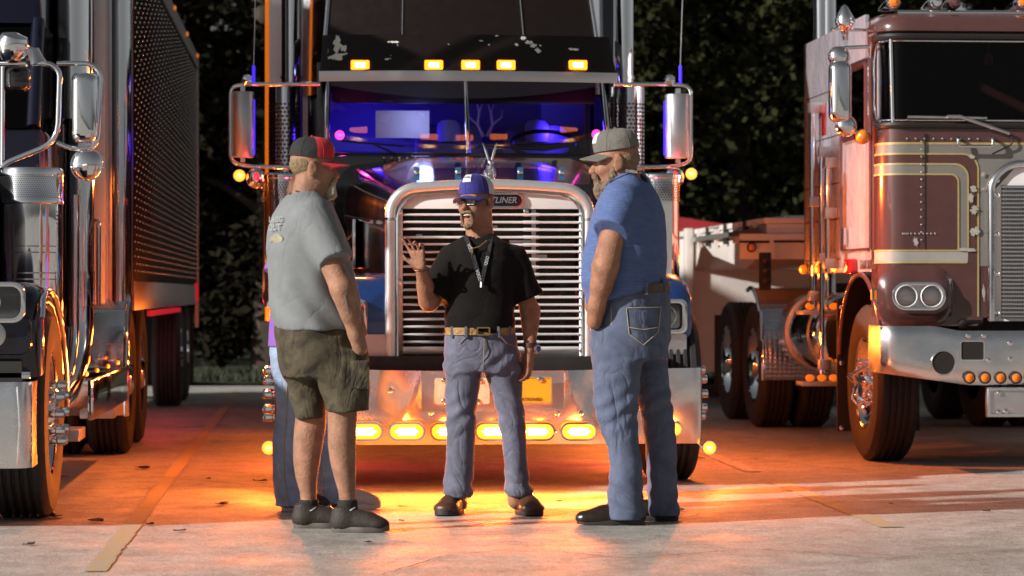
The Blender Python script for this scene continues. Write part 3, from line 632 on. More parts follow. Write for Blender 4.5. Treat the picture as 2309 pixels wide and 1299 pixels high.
# visor: chipped black sheet with a bright lip and five lamps
def vis(u, v):
    hw = .962-.022*v; return (XC+u*hw, 16.80+.22*v+.10*u*u+.02*max(0, abs(u)-.96)*25, Z(166, 1050, 16.9)+v*.265)
visor = part('sun_visor', MB().grid(vis, np.linspace(-1, 1, 41), np.linspace(0, 1, 6)), visor_paint, T1, ang=70)
part('visor_lip', MB().grid(lambda u, v: (XC+u*.967, 16.785+.10*u*u-.004*math.sin(v*PI), Z(186, 1050, 16.9)+v*(Z(163, 1050, 16.9)-Z(186, 1050, 16.9))), np.linspace(-1, 1, 41), np.linspace(0, 1, 4)), alu, visor, ang=70)
for px in (812, 978, 1061, 1141, 1303):
    u = (px-1052)/330; yv = vis(u, .2)[1]-.012; c = Q(px, 147, yv)
    lp = part('visor_lamp', MB().prism(rrect(c[0], c[2], .118, .062, .008), 'y', yv-.02, yv+.012), amber_on, visor, .006)
    part('bulb', MB().prism(rrect(c[0], c[2], .062, .030, .006), 'y', yv-.0225, yv-.0203), amber_hot, visor)
    lamp(lp, (c[0], yv-.06, c[2]), 1.6, AMB, 'AREA', .1, (0,-1,-.1), .05)
for i, px in enumerate(range(790, 1350, 106)): inst('rivet', rivet_me, visor, Q(px, 167, vis((px-1052)/330, 0)[1]-.012))
for px, py in ((897,102),(897,131),(1012,100),(1012,130),(1103,101),(1105,130),(1219,103),(1219,133)): inst('rivet', rivet_me, visor, Q(px, py, vis((px-1052)/330, .5)[1]-.004))
def chip(px, py, w, h_, parent, yf, n=26, m=None):
    pts = []; ph = [random.uniform(0, 6.28) for _ in range(5)]
    for a in np.linspace(0, 2*PI, n, endpoint=False):
        r = 1+sum(.16/(k+1)**.3*math.sin((2*k+2)*a+ph[k]) for k in range(5))+random.gauss(0, .08); pts.append((max(.4, r)*math.cos(a)*w/2, max(.4, r)*math.sin(a)*h_/2))
    Yc = yf(px, py)-.0035; c = Q(px, py, Yc); s_ = Yc/F
    mb = MB(); P = [(c[0]+a*s_, yf(px+a, py-b)-.0035, c[2]+b*s_) for a, b in pts]; P.append((c[0], Yc, c[2])); mb.add(P, [(i, (i+1) % n, n) for i in range(n)])
    part('paint_chip', mb, m or chip_m, parent)
def visY(px, py): v = min(1, max(0, (166-py)/86)); return vis(max(-1, min(1, (px-1057)/330)), v)[1]-.004
for a_ in ((756,122,40,34),(760,100,18,34),(775,108,16,16),(872,126,20,18),(881,120,10,14),(884,93,26,9),(959,109,12,5),(963,112,9,6),(1180,86,10,10),(1193,96,16,10),(1203,103,13,10),(1213,114,12,12),(1165,101,8,6),(1292,111,18,6),(1300,112,10,5),(852,127,5,5),(1085,92,9,3),(1120,81,8,3)): chip(*a_, visor, visY)
# raised roof and sleeper behind
def rf(u, v): return (XC+u*(.93-.10*v), 17.55+.75*v+.10*u*u, 2.72+1.25*v)
roof2 = part('roof_fairing', MB().grid(rf, np.linspace(-1, 1, 21), np.linspace(0, 1, 12)), visor_paint, T1, ang=70)
for s in (-1, 1): part('fairing_edge', MB().tube([rf(s, v) for v in np.linspace(0, 1, 6)], .016), chrome, roof2)
for s, px in ((-.44, 0), (.45, 0)): part('fairing_seam', MB().tube([V(rf(s, v))-V((0,.006,0)) for v in np.linspace(.05, 1, 6)], .004, 6), chrome, roof2)
SX0, SX1 = X(600, 19.0), X(1415, 18.75)
part('sleeper', MB().box(SX0, SX1, 18.75, 20.9, .9, 4.0), dark_blue, T1, .05)
part('edge_reflection_glow', MB().tube([(SX0+.012, 18.74, .9), (SX0+.012, 18.74, 4.0)], .016, 12), amber_dim, T1)  # orange reflection on the sleeper edge, put in as a glowing strip
part('sleeper_corner', MB().box(SX0+.02, SX0+.30, 18.735, 18.748, .9, 3.98), alu, T1)
for s in (-1, 1): part('sleeper_front_panel', MB().add([(XC+s*.86, 18.35, 2.5), (XC+s*1.08, 18.70, 2.5), (XC+s*1.06, 18.70, 4.0), (XC+s*.80, 18.35, 4.0)], [(0,1,2,3)]), chrome, T1)
for k in range(14): inst('rivet', rivet_me, T1, (X(625, 18.73), 18.733, 1.4+k*.18))
# stacks with slotted guards
def stack(px_pipe, px_guard, s):
    Y = 18.32; xp = X(px_pipe, Y); xg = X(px_guard, Y); zt = Z(197, px_guard, Y)
    st = part('exhaust_stack', MB().cyl((xp, Y, 1.0), (xp, Y, 4.6), .070, n=24), chrome, T1)
    part('stack_clamp', MB().cyl((xp, Y, zt+.06), (xp, Y, zt+.075), .078, n=24), chrome, st)
    gd = part('heat_guard', MB().cyl((xg, Y, 1.2), (xg, Y, zt), .118, n=32), chrome, T1)
    mb = MB(); n = 26
    for r_ in range(34):
        z = zt-.13-r_*.028
        for k in range(n):
            a0 = 2*PI*(k+(r_ % 2)*.5)/n; a1 = a0+2*PI/n*.66; R_ = .1192
            mb.add([(xg+R_*math.cos(a0), Y+R_*math.sin(a0), z), (xg+R_*math.cos(a1), Y+R_*math.sin(a1), z), (xg+R_*math.cos(a1), Y+R_*math.sin(a1), z+.012), (xg+R_*math.cos(a0), Y+R_*math.sin(a0), z+.012)], [(0,1,2,3)])
    o = part('guard_slots', mb, dark_void, gd); o['kind'] = 'stuff'
stack(657, 644, -1); stack(1406, 1416, 1)
# air cleaners beside the cowl
for s, px in ((-1, 640), (1, 1485)):
    x = X(px, 16.75); zt = Z(392, px, 16.75); ac = part('air_cleaner', MB().lathe([(.0,0), (.13,0), (.14,.01), (.14,.03), (.135,.035), (.135,.8), (.12,.85), (0,.85)], (x, 16.75, zt), (0,0,-1), 28), chrome, T1)
    mb = MB()
    for r_ in range(8):
        for k in range(44):
            a0 = 2*PI*(k+(r_ % 2)*.5)/44; z = zt-.06-r_*.016; R_ = .1362; q = .006; mb.add([(x+R_*math.cos(a0-.035), 16.75+R_*math.sin(a0-.035), z), (x+R_*math.cos(a0), 16.75+R_*math.sin(a0), z-q), (x+R_*math.cos(a0+.035), 16.75+R_*math.sin(a0+.035), z), (x+R_*math.cos(a0), 16.75+R_*math.sin(a0), z+q)], [(0,1,2,3)])
    o = part('air_cleaner_holes', mb, dark_void, ac); o['kind'] = 'stuff'
# mirrors
def mirror(pts, head, s, ant, ball, dome_, horn):
    Y = 16.95; m = part('mirror_arm', MB().tube(arcpath([Q(a, b, Y) for a, b in pts], .09, 6), .013, 10), chrome, T1)
    x0, x1, y0, y1 = head; a = Q(x0, y1, Y); b = Q(x1, y0, Y); cx = (a[0]+b[0])/2; hw = (b[0]-a[0])/2; mb = MB()
    ring = lambda z, k: [(cx+hw*k*math.cos(t), Y+.02-.07*k*max(0, math.sin(t))**.8+(.02 if math.sin(t) < 0 else 0), z) for t in np.linspace(0, 2*PI, 24, endpoint=False)]
    mb.loft([ring(a[2], .9), ring(a[2]+.006, 1), ring(b[2]-.006, 1), ring(b[2], .9)]); hd = part('mirror_head', mb, alu, T1, ang=50)
    part('mirror_edge_reflection', MB().box(cx-s*hw-.006, cx-s*hw+.006, Y+.0, Y+.035, a[2]+.02, b[2]-.05), blue_glow, hd)  # cab light's blue reflection on the mirror edge, put in as emission
    for zz in (a[2]-.03, b[2]+.0): part('mirror_clip', MB().box(cx-.015, cx+.015, Y-.02, Y+.02, zz, zz+.035), alu, hd)
    round_lamp(Q(*ball, Y-.03), .036, 48, aim=(s*.75,-.7,-.5))
    dc = V(Q(*dome_, Y-.02)); dm = part('convex_mirror', MB().lathe([(.066*math.sin(t), -.035*math.cos(t)) for t in np.linspace(.02, PI/2, 8)]+[(.066,.006), (.0,.006)], dc, (0,1,0), 24), chrome, T1)
    rl = part('red_marker', MB().sph(dc+V((-s*.004,-.045,.01)), (.018,.016,.026)), red_on, dm); lamp(rl, dc+V((0,-.09,.0)), .7, (1,.05,.08), 'POINT', .02)
    hc = V(Q(*horn, Y)); part('spot_lamp', MB().lathe([(.0,-.03), (.03,-.022), (.04,0), (.035,.02), (0,.035)], hc, (0,1,.1), 18), chrome, T1)
    part('antenna_base', MB().tube([Q(ant[0], 190, Y), Q(ant[0], 148, Y)], .010), blue_glow, T1); part('antenna_whip', MB().tube([Q(ant[0], 148, Y), Q(ant[1], -60, Y)], .0035, 6), alu, T1)
    part('mirror_brace', MB().tube([Q(dome_[0]+s*2, dome_[1]+5, Y), (XC+s*1.0, 17.0, 1.45)], .008), chrome, T1)
mirror([(722,190),(560,190),(519,195),(519,366),(560,376),(735,378)], (522,573,207,355), -1, (572,577), (540,396), (577,402), (557,182))
mirror([(1386,190),(1520,190),(1558,195),(1558,366),(1520,376),(1370,378)], (1500,1557,212,357), 1, (1534,1541), (1559,392), (1521,400), (1510,182))
for s in (-1, 1):
    for yy in (17.6, 18.6, 20.2):
        l_ = part('marker_and_fill_lamp', MB().sph((XC+s*1.2, yy, .78), (.02,.045,.025), 10, 8), amber_on, T1); lamp(l_, (XC+s*1.26, yy, .76), 11 if s < 0 else 20, AMB, 'POINT', .03)  # added, unseen amber fill lamps lighting the neighbouring cab side and trailer
# rear: tandem and deck so the side view holds
for Y in (24.2, 25.5):
    for s in (-1, 1): wheel(T1, XC+s*1.08, Y, .51, .29, s, nuts=0)
# ------------------------------------------------------------------ right cab-over truck
X3 = 3.60; X3C = X3+1.22; YF = 16.28; RC = .14
T3 = root('cabover_truck', 'maroon and grey flat-nosed cab-over truck with chrome bumper and gold pinstripes at right', 'semi truck', (X3C, 18, 0))
def plan(s, off=0.):                            # s: distance along the cab outline; 0 = where the front flat begins, negative runs round the corner to the side
    r = RC+off
    if s >= 0: return (X3+RC+s, YF-off)
    a = -s/RC
    if a <= PI/2: return (X3+RC-r*math.sin(a), YF+RC-r*math.cos(a))
    return (X3-off, YF+RC+(-s-RC*PI/2))
def spx(px, Y=YF): return X(px, Y)-X3-RC
S_END = 2*(1.22-RC); S_SIDE = -RC*PI/2
def skin(s0, s1f, z0, z1, off, nz=2, ns=40, s0f=None):
    def f(i, j):
        z = z0+(z1-z0)*i/nz; a = s0 if s0f is None else s0f(z); b = s1f(z) if callable(s1f) else s1f
        # dense near the corner
        t = j/ns; s = a+(b-a)*t; p = plan(s, off); return (p[0], p[1], z)
    return MB().grid(f, range(nz+1), range(ns+1))
def z3(py, px=2100): return Z(py, px, YF)
zcl, zcb, zct = z3(716), z3(292), z3(70)        # skirt, belt, windshield head
# shell: front skin lower, corner and sides (back to y = 18.9), roof
cabbody = part('cab_front', skin(-.42, S_END+.36, zcl, zcb+.01, 0, 2, 90), maroon, T3, ang=60)
part('roof_brow', MB().loft([[(*plan(s, o), z) for s in np.concatenate([np.linspace(-.4, .02, 16), np.linspace(.05, S_END, 20)])] for o, z in ((-.01, z3(76)), (.03, z3(70)), (.035, z3(55)), (-.01, z3(38)), (-.12, z3(26)))], cap=False, closed=False), maroon, T3, ang=60)
part('roof_cap', MB().prism([(YF+.15, z3(26)), (YF+.5, z3(12)), (18.9, z3(12)+.05), (18.9, z3(26)-.1), (YF+.5, z3(30))], 'x', X3+.1, X3+2.34), maroon, T3, .03)
part('brow_trim', MB().tube([(X3+.12, YF+.13, z3(24)), (X3+2.3, YF+.13, z3(20))], .016), chrome, T3)
wave = mat('polished_side_panel', (.42,.40,.45), .25, .4, bump=1., bscale=4.5, noise=.10, nscale=3, stretch=(1,.8,.8), coat=.0)
wave.node_tree.nodes['Bump'].inputs['Distance'].default_value = .05
YS = YF+RC+.20
for x_, nm in ((X3, 'side_panel'), (X3+2.44, 'side_panel')):
    side = part(nm, MB().box(min(x_, x_+(.03 if x_ == X3 else -.03)), max(x_, x_+(.03 if x_ == X3 else -.03)), YS+.2, 18.9, z3(612), zct+.16), wave, T3, .008)
    if x_ == X3: SIDE = side
part('sleeper_back', MB().box(X3, X3+2.44, 18.88, 18.92, z3(600), zct+.16), alu, T3)
part('cab_underbody', MB().box(X3+.25, X3+2.2, YF+.2, 18.9, .75, z3(716)), frame_black, T3)
# windshield with wrapped corner glass
fr = MB(); zt, zb = z3(82), z3(282)
def wframe(k, off):                             # rounded outline of the windshield opening on the curved skin
    w0, w1 = -.30+k, S_END+.08-k; pts = rrect((w0+w1)/2, (zt+zb)/2, w1-w0, zt-zb-2*k, .11, 6); out = []
    for i in range(len(pts)):                   # densify long runs
        a, b = pts[i], pts[(i+1) % len(pts)]; n = max(1, int(math.hypot(b[0]-a[0], b[1]-a[1])/.05))
        for t in range(n): out.append((a[0]+(b[0]-a[0])*t/n, a[1]+(b[1]-a[1])*t/n))
    return [(*plan(s, off), z) for s, z in out]
w_ = wframe(0, .008); part('windshield_seal', MB().tube(w_+[w_[0]], .022, 8, False), black_plastic, T3)
w_ = wframe(.03, .014); part('windshield_bead', MB().tube(w_+[w_[0]], .006, 8, False), chrome, T3)
part('windshield', skin(-.28, S_END+.06, zb-.02, zt+.02, -.012, 1, 70), dark_glass, T3, ang=70)
sp = spx(2011); part('corner_post', MB().tube([(*plan(sp-.005, .006), zt), (*plan(sp+.008, .006), zb)], .013), chrome, T3)
part('front_pillar', skin(-.42, -.26, zb-.03, zt+.03, .001, 1, 8), maroon, T3)
part('cab_interior', MB().box(X3+.04, X3+2.4, YF+.9, YF+.95, zb-.05, zt+.05), mat('maroon_upholstery', (.05,.012,.012), .8), T3)
part('cab_dash', MB().box(X3+.05, X3+2.39, YF+.04, YF+.5, zb-.12, zb-.01), cab_dark, T3)
fp = Q(2229, 130, YF+.1); part('air_freshener', MB().loft([[(fp[0]+w*math.cos(a), fp[1]+.008*math.sin(a), fp[2]+dz) for a in np.linspace(0, 2*PI, 12, endpoint=False)] for w, dz in ((.024,-.045), (.028,-.02), (.024,.02), (.006,.035), (.002,.11))]), red_lens, T3)
# painted bands on the front skin, each a thin raised sheet
def cornered(smax, ztop, r):                    # right limit of a sheet with a rounded upper right corner
    def f(z):
        d = ztop-z
        return smax-r+math.sqrt(max(0, r*r-max(0, r-d)**2)) if d < r else smax
    return f
z_lo = z3(563)
def band(name, py_top, px_r, r, off, m, zlo=None):
    zt_ = z3(py_top); zl = zlo or z_lo; sm = spx(px_r); zz = sorted(set([zl]+list(np.linspace(zt_-r, zt_, 10))+list(np.linspace(zl, zt_-r, 3)))); f_ = cornered(sm, zt_, r)
    def g(i, j): z = zz[i]; b = f_(z) if r else sm; a = -.30; s = a+(b-a)*j/50; p = plan(s, off); return (p[0], p[1], z)
    return part(name, MB().grid(g, range(len(zz)), range(51)), m, cabbody, ang=70)
def line(py_top, px_r, r, off, w=.011, zlo=None):
    zt_ = z3(py_top); zl = zlo or z_lo; sm = spx(px_r); P = [(s, zt_) for s in np.linspace(-.30, sm-r, 44)]+[(sm-r+r*math.sin(t), zt_-r+r*math.cos(t)) for t in np.linspace(.1, PI/2, 9)]+[(sm, z) for z in np.linspace(zt_-r-.05, zl, 5)]
    mb = MB(); n = len(P); vs = []
    for i, (s, z) in enumerate(P):
        a = V(P[max(i-1, 0)]); b = V(P[min(i+1, n-1)]); t = (b-a)/np.linalg.norm(b-a); q = V((t[1], -t[0]))*w/2
        vs += [(*plan(s+q[0], off), z+q[1]), (*plan(s-q[0], off), z-q[1])]
    mb.add(vs, [(2*i, 2*i+1, 2*i+3, 2*i+2) for i in range(n-1)]); part('pinstripe', mb, gold, cabbody, ang=70)
mb = skin(-.30, S_END+.25, z3(600), z3(324), .0022, 2, 80); part('grey_band', mb, grey_paint, cabbody, ang=70)
mb = skin(-.30, S_END+.25, z3(326), z3(321), .0045, 1, 80); part('pinstripe', mb, gold, cabbody, ang=70)
band('maroon_band', 347, 2205, .10, .0045, maroon, z3(735)); line(347, 2205, .10, .0068, zlo=z3(716))
band('grey_band', 370, 2182, .085, .0068, grey_paint); line(370, 2182, .085, .0092)
band('maroon_band', 393, 2160, .05, .0092, maroon); line(393, 2160, .05, .0115)
mb = MB()
pale = part('pale_band', skin(-.30, cornered(spx(2182), 9, .1), z3(591), z3(567), .0068, 1, 50), cream_paint, cabbody, ang=70)
for py in (565, 592): part('pinstripe', skin(-.30, spx(2180), z3(py+1.8), z3(py-1.8), .0092, 1, 50), gold, cabbody, ang=70)
def f3Y(px, py): return YF-.0118
for a_ in ((2191,353,16,9),(2216,393,10,10),(2195,426,16,14),(2189,446,14,18),(2197,473,18,18),(2198,522,20,22),(2216,426,8,5),(2180,563,40,9),(2218,660,6,36),(2065,545,10,22)): chip(*a_, cabbody, f3Y, 18, mat('weathered_primer', (.36,.35,.32), .7, noise=.15, nscale=40))
part('panel_seam', MB().box(X(2084, YF), X(2084, YF)+.004, YF-.0135, YF-.001, z3(562), z3(300)), dark_void, cabbody)
for k in range(14): inst('rivet', rivet_me, cabbody, (X(2077, YF), YF-.0125, z3(320+k*17)))
for k in range(13): inst('rivet', rivet_me, cabbody, (X(2000+k*9, YF) if k > 3 else X(2035+k*4, YF), YF-.0125, z3(527)))
for k in range(9): inst('rivet', rivet_me, cabbody, (X(2045+k*20, YF), YF-.005, z3(313)))
# grab handle, wiper
part('grab_handle', MB().tube(arcpath([(X(2156,YF), YF, z3(309)), (X(2156,YF), YF-.05, z3(312)), (X(2156,YF), YF-.055, z3(331)), (X(2234,YF), YF-.055, z3(331)), (X(2234,YF), YF-.05, z3(312)), (X(2234,YF), YF, z3(309))], .02), .010), chrome, T3)
wp = part('wiper', MB().tube([(X(2044,YF), YF-.035, z3(265)), (X(2222,YF), YF-.035, z3(267))], .010, 6), alu, T3); part('wiper_arm', MB().tube([(X(2132,YF), YF-.05, z3(264)), (X(2160,YF), YF-.05, z3(264)), (X(2274,YF), YF-.025, z3(301))], .012, 8), alu, wp)
part('washer_hose', MB().tube(arcpath([(X(2278,YF), YF-.02, z3(302)), (X(2282,YF), YF-.03, z3(325)), (X(2236,YF), YF-.02, z3(347))], .1), .005, 6), black_plastic, T3)
# headlight pod
hc = (X(2068, YF-.03), z3(668))
pod = part('headlight_pod', MB().loft([[(p[0], y, p[1]) for p in rrect(hc[0], hc[1], w, h_, r, 8)] for w, h_, r, y in ((.50, .40, .16, YF+.0), (.47, .36, .15, YF-.02), (.41, .27, .125, YF-.05), (.37, .21, .10, YF-.058))]), maroon, T3, ang=60)
part('bezel', MB().plate(rrect(hc[0], hc[1], .345, .18, .09, 10), rrect(hc[0], hc[1], .30, .135, .067, 10), YF-.085, YF-.05), chrome, pod, .004)
part('bezel_back', MB().prism(rrect(hc[0], hc[1], .33, .165, .08, 10), 'y', YF-.062, YF-.056), alu, pod)
for s in (-1, 1):
    c = (hc[0]+s*.081, YF-.07, hc[1]); part('reflector', MB().lathe([(.072,-.012), (.068,-.02), (.062,-.006), (.045,.0055), (.015,.0075), (0,.0075)], c, (0,1,0), 26), pale_alu, pod)
    part('lens', MB().lathe([(.066,-.012), (.05,-.020), (.02,-.025), (0,-.026)], c, (0,1,0), 24), lens_glass, pod)
c = Q(1981, 665, YF+.05); ts = part('turn_signal', MB().prism(rrect(c[0], c[2], .092, .072, .01), 'y', YF+.0, YF+.08), amber_dim, T3, .008)
part('signal_frame', MB().plate(rrect(c[0], c[2], .105, .085, .012), rrect(c[0], c[2], .082, .062, .008), YF-.012, YF+.004), chrome, ts)
for px in (2028, 2068, 2108): inst('bolt', bolt_me, T3, Q(px, 713, YF-.002))
part('lower_lip', skin(-.25, spx(2215), z3(722), z3(714), .012, 1, 30), maroon, T3)
part('tow_fitting', MB().lathe([(.0,0), (.03,0), (.042,.02), (.042,.05), (.03,.07), (.025,.16), (0,.16)], (X(2160, YF), YF+.02, z3(728)), (1,0,.05), 16), black_plastic, T3)
# grille: chrome hoop, side strip with bolts, fine bars
gx0 = X(2226, YF); gx1 = 2*X3C-gx0; gzl, gzh = z3(724, 2240), z3(362, 2300)
hoop = [(gx0+.018, YF-.03, gzl), (gx0+.018, YF-.03, gzh-.2)]+[(gx0+.018+.2*(1-math.cos(t)), YF-.03, gzh-.2+.18*math.sin(t)) for t in np.linspace(.1, PI/2, 8)]
hoop = hoop+[(2*X3C-p[0], p[1], p[2]) for p in hoop[::-1]]
part('grille_hoop', MB().tube(hoop, .024, 12), chrome, T3, ang=60)
gp = part('grille_plate', MB().prism([(gx0+.03, gzl), (gx1-.03, gzl), (gx1-.03, gzh-.2), (gx1-.2, gzh-.02), (gx0+.2, gzh-.02), (gx0+.03, gzh-.2)], 'y', YF-.02, YF-.004), pale_alu, T3)
bx0 = X(2256, YF); bx1 = 2*X3C-bx0; part('grille_core', MB().box(bx0, bx1, YF-.026, YF-.021, z3(717), z3(418)), dark_void, T3)
bar_me = mesh('grille_bar', MB().box(0, bx1-bx0, -.008, .008, -.0045, .0045), alu)
for k in range(33): inst('grille_bar', bar_me, T3, (bx0, YF-.036, z3(422+k*9.1)))
mb = MB()
for k in range(86): xx = bx0+.01+k*(bx1-bx0-.02)/85; mb.box(xx-.0015, xx+.0015, YF-.033, YF-.028, z3(717), z3(418))
o = part('grille_mesh', mb, alu, T3); o['kind'] = 'stuff'
for py in (407, 441, 529, 618, 707): inst('bolt', bolt_me, gp, (X(2247, YF), YF-.02, z3(py)))
# bumper
YBB = 15.98
def b3(u, v):                                   # u: 0 at the left end .. 1 at the right end
    x0 = X(1990, YBB); x1 = 2*X3C-x0; x = x0+(x1-x0)*u; e = min(u, 1-u)*(x1-x0); zt = z3(734)-.03*min(1, max(0, (e-.33)/.16)); zb = Z(842, 2000, YBB)-.075*min(1, e/.55)
    y = YBB+.055*max(0, 1-e/.10)**2+.006*math.sin(u*40)*(1-v)+.012*math.exp(-((e-.30)/.12)**2-((v-.7)/.3)**2)
    return (x, y+.03*(2*v-1)**4, zb+(zt-zb)*v)
bmp = part('bumper', MB().grid(b3, np.concatenate([np.linspace(0, .08, 12), np.linspace(.09, .92, 60), np.linspace(.925, 1, 12)]), np.linspace(0, 1, 14)), bumper_chrome, T3, ang=70)
xl = X(1990, YBB)
part('bumper_return', MB().grid(lambda u, v: (xl+.0, YBB+.056+u*.35, Z(842, 2000, YBB)+(z3(734)-Z(842, 2000, YBB))*v), [0,.5,1], [0,.5,1]), bumper_chrome, bmp)
def dark_hole(name, pts, m=dark_void):
    part(name, MB().prism(pts, 'y', YBB-.004, YBB+.02), m, bmp); 
c = Q(2127, 818, YBB); dark_hole('lamp_hole', circ(c[0], c[2], .073, 28)); part('hole_rim', MB().tube([(c[0]+.075*math.cos(a), YBB-.005, c[2]+.075*math.sin(a)) for a in np.linspace(0, 2*PI, 29)], .005, 6, False), chrome, bmp)
c = Q(2192, 791, YBB); dark_hole('tow_hole', rrect(c[0], c[2], .145, .115, .014)); part('hole_rim', MB().plate(rrect(c[0], c[2], .155, .125, .018), rrect(c[0], c[2], .141, .111, .012), YBB-.009, YBB-.002), chrome, bmp)
for px, py in ((2183,757),(2218,757),(2229,813),(2278,774),(2278,810)): inst('bolt', bolt_me, bmp, Q(px, py, YBB-.006))
for px in (2186, 2221, 2256, 2291, 2326, 2361):
    c = Q(px, 852, YBB-.006); l_ = part('round_marker', MB().lathe([(.030,.004), (.030,-.008), (.024,-.014), (0,-.018)], c, (0,1,0), 20), amber_off, T3); part('rubber_ring', MB().lathe([(.038,.006), (.038,-.008), (.030,-.012), (.029,.004)], c, (0,1,0), 20), black_plastic, l_)
pb_ = Q(2225, 941, YBB+.02); pt_ = Q(2309, 873, YBB+.02); pl = part('plate_box', MB().box(pb_[0], pb_[0]+.9, YBB+.02, YBB+.06, pb_[2], pt_[2]), alu, T3, .006)
part('plate_frame', MB().plate(rrect(pb_[0]+.45, (pb_[2]+pt_[2])/2, .89, pt_[2]-pb_[2]-.01, .01), rrect(pb_[0]+.45, (pb_[2]+pt_[2])/2, .86, pt_[2]-pb_[2]-.04, .01), YBB+.008, YBB+.018), chrome, pl)
for px, py in ((2252,886),(2252,930),(2268,928)): inst('bolt', bolt_me, pl, Q(px, py, YBB+.012))
# steering wheel end
bn = ball_nut(-1); wheel(T3, X3+.145, 16.95, .51, .29, -1, nm=bn, turn=0)
wheel(T3, X3+2.44-.145, 16.95, .51, .29, 1, nm=ball_nut(1))
mb = MB()
for k in range(3): mb.tube([(X3-.03, 16.95, .51), (X3-.06, 16.95+.10*math.cos(k*2.1+.4), .51+.10*math.sin(k*2.1+.4)), (X3+.03, 16.95+.2*math.cos(k*2.1+.4), .51+.2*math.sin(k*2.1+.4))], [.02,.012,.012], 8)
part('hub_spinner', mb, chrome, T3)
part('mud_flap', MB().box(X3-.02, X3+.55, 17.62, 17.64, Z(972, 1900, 17.62), 1.05), black_plastic, T3); 
for z in (1.0, .62, Z(965, 1900, 17.62)): inst('bolt', bolt_me, T3, (X(1897, 17.62), 17.615, z))
part('wheel_arch', MB().grid(lambda u, v: (X3+.01+v*.5, 16.95+.66*math.cos(u), .62+.60*math.sin(u)), np.linspace(.0, PI, 18), [0, 1]), black_plastic, T3)
part('arch_trim', MB().tube([(X3-.005, 16.95+.66*math.cos(u), .62+.60*math.sin(u)) for u in np.linspace(.1, PI-.05, 18)], .018), maroon, T3)
# side: lower side skin ahead of the sleeper, door, windows, handles and rails
part('door', MB().box(X3+.001, X3+.03, YF+RC+.02, YS+.2, z3(612), zct+.1), wave, T3, .006)
dr = part('door_outline', MB().tube(arcpath([(X3-.004, 16.62, z3(560)), (X3-.004, 16.62, z3(120)), (X3-.004, 17.55, z3(120)), (X3-.004, 17.55, z3(560)), (X3-.004, 16.66, z3(560))], .08), .014, 8), maroon, T3)
part('door_window', MB().box(X3-.006, X3-.001, 16.74, 17.45, z3(292), z3(135)), dark_glass, dr)
part('window_frame', MB().tube(arcpath([(X3-.008, 16.72, z3(295)), (X3-.008, 16.72, z3(130)), (X3-.008, 17.47, z3(130)), (X3-.008, 17.47, z3(295)), (X3-.008, 16.74, z3(295))], .05), .02, 8), maroon, dr)
part('door_handle', MB().tube([(X3-.03, 17.35, z3(505)), (X3-.03, 17.35, z3(545))], .016), chrome, dr)
for i, py in enumerate((160, 275, 392, 480, 578)):
    mb = MB()
    for k in range(40): 
        yy = 17.6+k*.032; mb.lathe([(.006,0), (.004,-.004), (0,-.005)], (X3-.0005, yy, z3(py)+.0), (1,0,0), 6)
    o = part('rivet_row', mb, frame_black, SIDE); o['kind'] = 'stuff'
for yy, z0, z1 in ((18.30, z3(690), z3(182)), (17.95, z3(860), z3(300)), (17.75, z3(610), z3(330))):
    part('side_rail', MB().tube([(X3-.06, yy, z0), (X3-.06, yy, z1)], .019), chrome, T3)
    for z in np.linspace(z0+.06, z1-.03, 3): part('rail_bracket', MB().box(X3-.085, X3, yy-.04, yy+.04, z-.035, z+.035), alu, T3, .006)
part('side_marker', MB().box(X3-.006, X3-.001, 18.15, 18.28, z3(497), z3(468)), red_lens, SIDE)
part('side_reflector', MB().box(X3-.006, X3-.001, 18.1, 18.25, z3(265), z3(185)), red_lens, SIDE)
for yy in (18.8, 18.2):
    l_ = part('marker_and_fill_lamp', MB().sph((X3-.03, yy, z3(600)), (.03,.05,.035), 12, 8), amber_dim, T3); lamp(l_, (X3-.10, yy, z3(605)), 2, AMB, 'POINT', .04)
part('red_side_lamp', MB().prism(rrect(17.15, z3(598), .22, .10, .02), 'x', X3-.05, X3), red_lens, T3, .01)
text('KENWORTH', .085, letter_m, T3, (X3-.012, 16.72, z3(596)), (PI/2, 0, -PI/2), sx=.80)
# mirror group
mxp = lambda px, py: Q(px, py, 16.45)
part('mirror_arm', MB().tube(arcpath([mxp(1960, 105), mxp(1895, 108), mxp(1886, 130), mxp(1886, 285), mxp(1905, 300), mxp(1958, 296)], .05), .012), chrome, T3)
a, b = mxp(1868, 276), mxp(1918, 137); cx = (a[0]+b[0])/2; hw = (b[0]-a[0])/2; mb = MB()
mb.loft([[(cx+p[0], y, (a[2]+b[2])/2+p[1]) for p in rrect(0, 0, (b[0]-a[0])*k, (b[2]-a[2])*k2, .05)] for k, k2, y in ((.9, .97, 16.48), (1, 1, 16.45), (.97, .99, 16.41), (.8, .92, 16.385), (.4, .75, 16.375))]); part('mirror_head', mb, chrome, T3, ang=60)
for px, py in ((1892, 128), (1908, 284)):
    c = mxp(px, py); part('convex_mirror', MB().lathe([(.07*math.sin(t), -.05*math.cos(t)) for t in np.linspace(.02, PI/2, 8)]+[(.07,.008), (0,.008)], c, (0,1,0), 22), chrome, T3)
c = mxp(1945, 308); tl = part('amber_turn_lamp', MB().sph(c, .047), amber_off, T3); part('lamp_cup', MB().lathe([(.050,.0), (.05,.02), (.03,.05), (0,.055)], c, (0,1,0), 18), chrome, tl)
